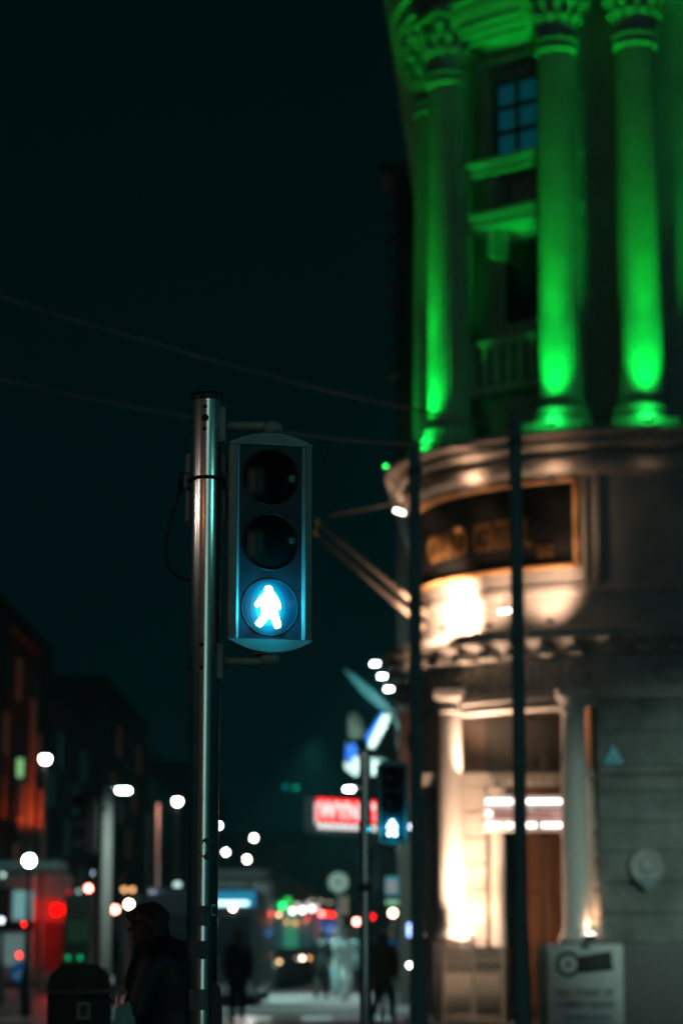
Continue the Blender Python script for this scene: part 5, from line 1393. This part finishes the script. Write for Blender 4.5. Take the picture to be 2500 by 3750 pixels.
def back_lamp(x, y, z, col, power, r, label, E, cut=False):
    f = thing('street_lamp', label, 'street lamp', (x, y, 0))
    MB().lathe([(.11, 0), (.11, 1), (.06, 1.1), (.05, z + .3)], n=12, c=(.5, 0, 0)).build('pole', POLE_G, f); MB().tube([(.5, 0, z + .3), (0, 0, z + .16)], .04, 6).build('arm', POLE_G, f)
    MB().lathe([(0, z + .12), (.16, z + .10), (.30, z + .02), (.30, z), (0, z)], n=16).build('lantern_hood', DKMETAL, f)
    if cut: lamp('SPOT', (x, y, z - r - .02), col, power, r=r, target=(-.4, 8.7, .6), size=32, blend=.5, name='street_light')
    else: lamp('POINT', (x, y, z - r - .02), col, power, r=r, name='street_light')


back_lamp(3.0, -20, 8.4, (1, .84, .78), 1000, .14, 'pinkish white street lamp behind the viewpoint, slightly right', 2, True)
back_lamp(6.4, -20, 8.6, (.30, 1, .95), 1900, .22, 'teal street lamp behind the viewpoint, further right', 2, True)
back_lamp(-14.5, -.5, 6.2, (1, .78, .66), 150, .10, 'warm street lamp far to the left of the viewpoint', 2)
back_lamp(-17, 6.0, 6.1, (1, .84, .78), 190, .09, 'white street lamp left of the steel post, out of frame', 2)
back_lamp(-6.5, -10, 6.6, (1, .28, .08), 45, .08, 'orange lamp behind and left of the viewpoint', 2)
back_lamp(15, -5, 7.0, (.2, 1, .9), 230, .16, 'teal street lamp behind and right of the viewpoint', 2)
back_lamp(16.5, 10.5, 6.2, (.15, .55, 1), 220, .12, 'blue-white lamp right of the steel post, out of frame', 2)


def streak_strip(ang, d, w_, z0, z1, col, E, label):  # added glowing strips, shaped to streak the pole over its full height
    a = radians(ang); x, y = PXX + d * sin(a), YP - d * cos(a)
    f = thing('added_light_strip', label, 'sign', (x, y, 0), -a + pi if abs(ang) < 90 else -a + pi)
    MB().bx(-w_ / 2, w_ / 2, -.06, .0, z0, z1, .01).build('lit_face', emis('streak_strip_%d' % int(ang), col, E), f)
    MB().bx(-w_ / 2 - .05, w_ / 2 + .05, .002, .12, z0 - .05, z1 + .05).build('case', DKMETAL, f)
    MB().bx(-.05, .05, .02, .10, 0, z0 - .052).build('post', DKMETAL, f)


streak_strip(-84, 15, .35, .6, 9, (1, .75, .62), 2.0, 'added tall warm white lit strip left of the steel post, out of frame')
streak_strip(-61, 15, .22, .6, 9, (1, .78, .66), 1.2, 'added tall warm lit strip behind and left of the viewpoint')
streak_strip(-29, 18, .30, .6, 8, (1, .25, .08), .6, 'added tall orange lit strip behind and left of the viewpoint')
streak_strip(7, 27, 1.5, .4, 12, (.80, .95, .88), 2.4, 'added tall pale lit strip behind the viewpoint')
streak_strip(15, 26, 3.6, .4, 12, (.28, .9, .82), 1.0, 'added tall teal lit strip behind the viewpoint')
streak_strip(40, 18, .5, .4, 9, (.05, .5, .45), 1.6, 'added tall teal lit strip behind and right of the viewpoint')
streak_strip(83, 16, .22, .4, 4.6, (1, .03, .02), 2.4, 'added low red lit strip right of the steel post, out of frame')
streak_strip(101, 14, .45, .4, 9, (.04, .35, .75), 2.4, 'added tall blue lit strip right of the steel post, out of frame')
f = thing('street_lamp', 'added unseen lamp right of the frame lighting the pale wall', 'street lamp', (8.5, 21, 0))
MB().lathe([(.11, 0), (.11, 1), (.06, 1.1), (.05, 5.6), (0, 5.65)], n=12, c=(.6, 0, 0)).build('pole', POLE_G, f); MB().tube([(.6, 0, 5.6), (0, 0, 5.7)], .04, 6).build('arm', POLE_G, f)
MB().bx(-.3, .3, -.12, .12, 5.56, 5.66, .02).build('housing', DKMETAL, f)
lamp('SPOT', (8.5, 21, 5.4), (.68, 1, .86), 3600, r=.15, target=(5.3, 36, 2.4), size=24, blend=1.0, name='street_light')  # unseen lamp added to brighten the pale wall

# ------------------------------------------------------------------ teal volume added to lift the blacks
hz = MB().bx(-60, 60, -30, 380, -1.5, 30).build('added_haze', bpy.data.materials.new('black_lift_volume')); hz['kind'] = 'stuff'
hm = hz.data.materials[0]; hm.use_nodes = True; n = hm.node_tree; n.nodes.clear()
vo = n.nodes.new('ShaderNodeVolumePrincipled'); vo.inputs['Color'].default_value = (.22, .92, .95, 1); vo.inputs['Density'].default_value = .0012; vo.inputs['Anisotropy'].default_value = .55
ou = n.nodes.new('ShaderNodeOutputMaterial'); n.links.new(vo.outputs[0], ou.inputs['Volume'])
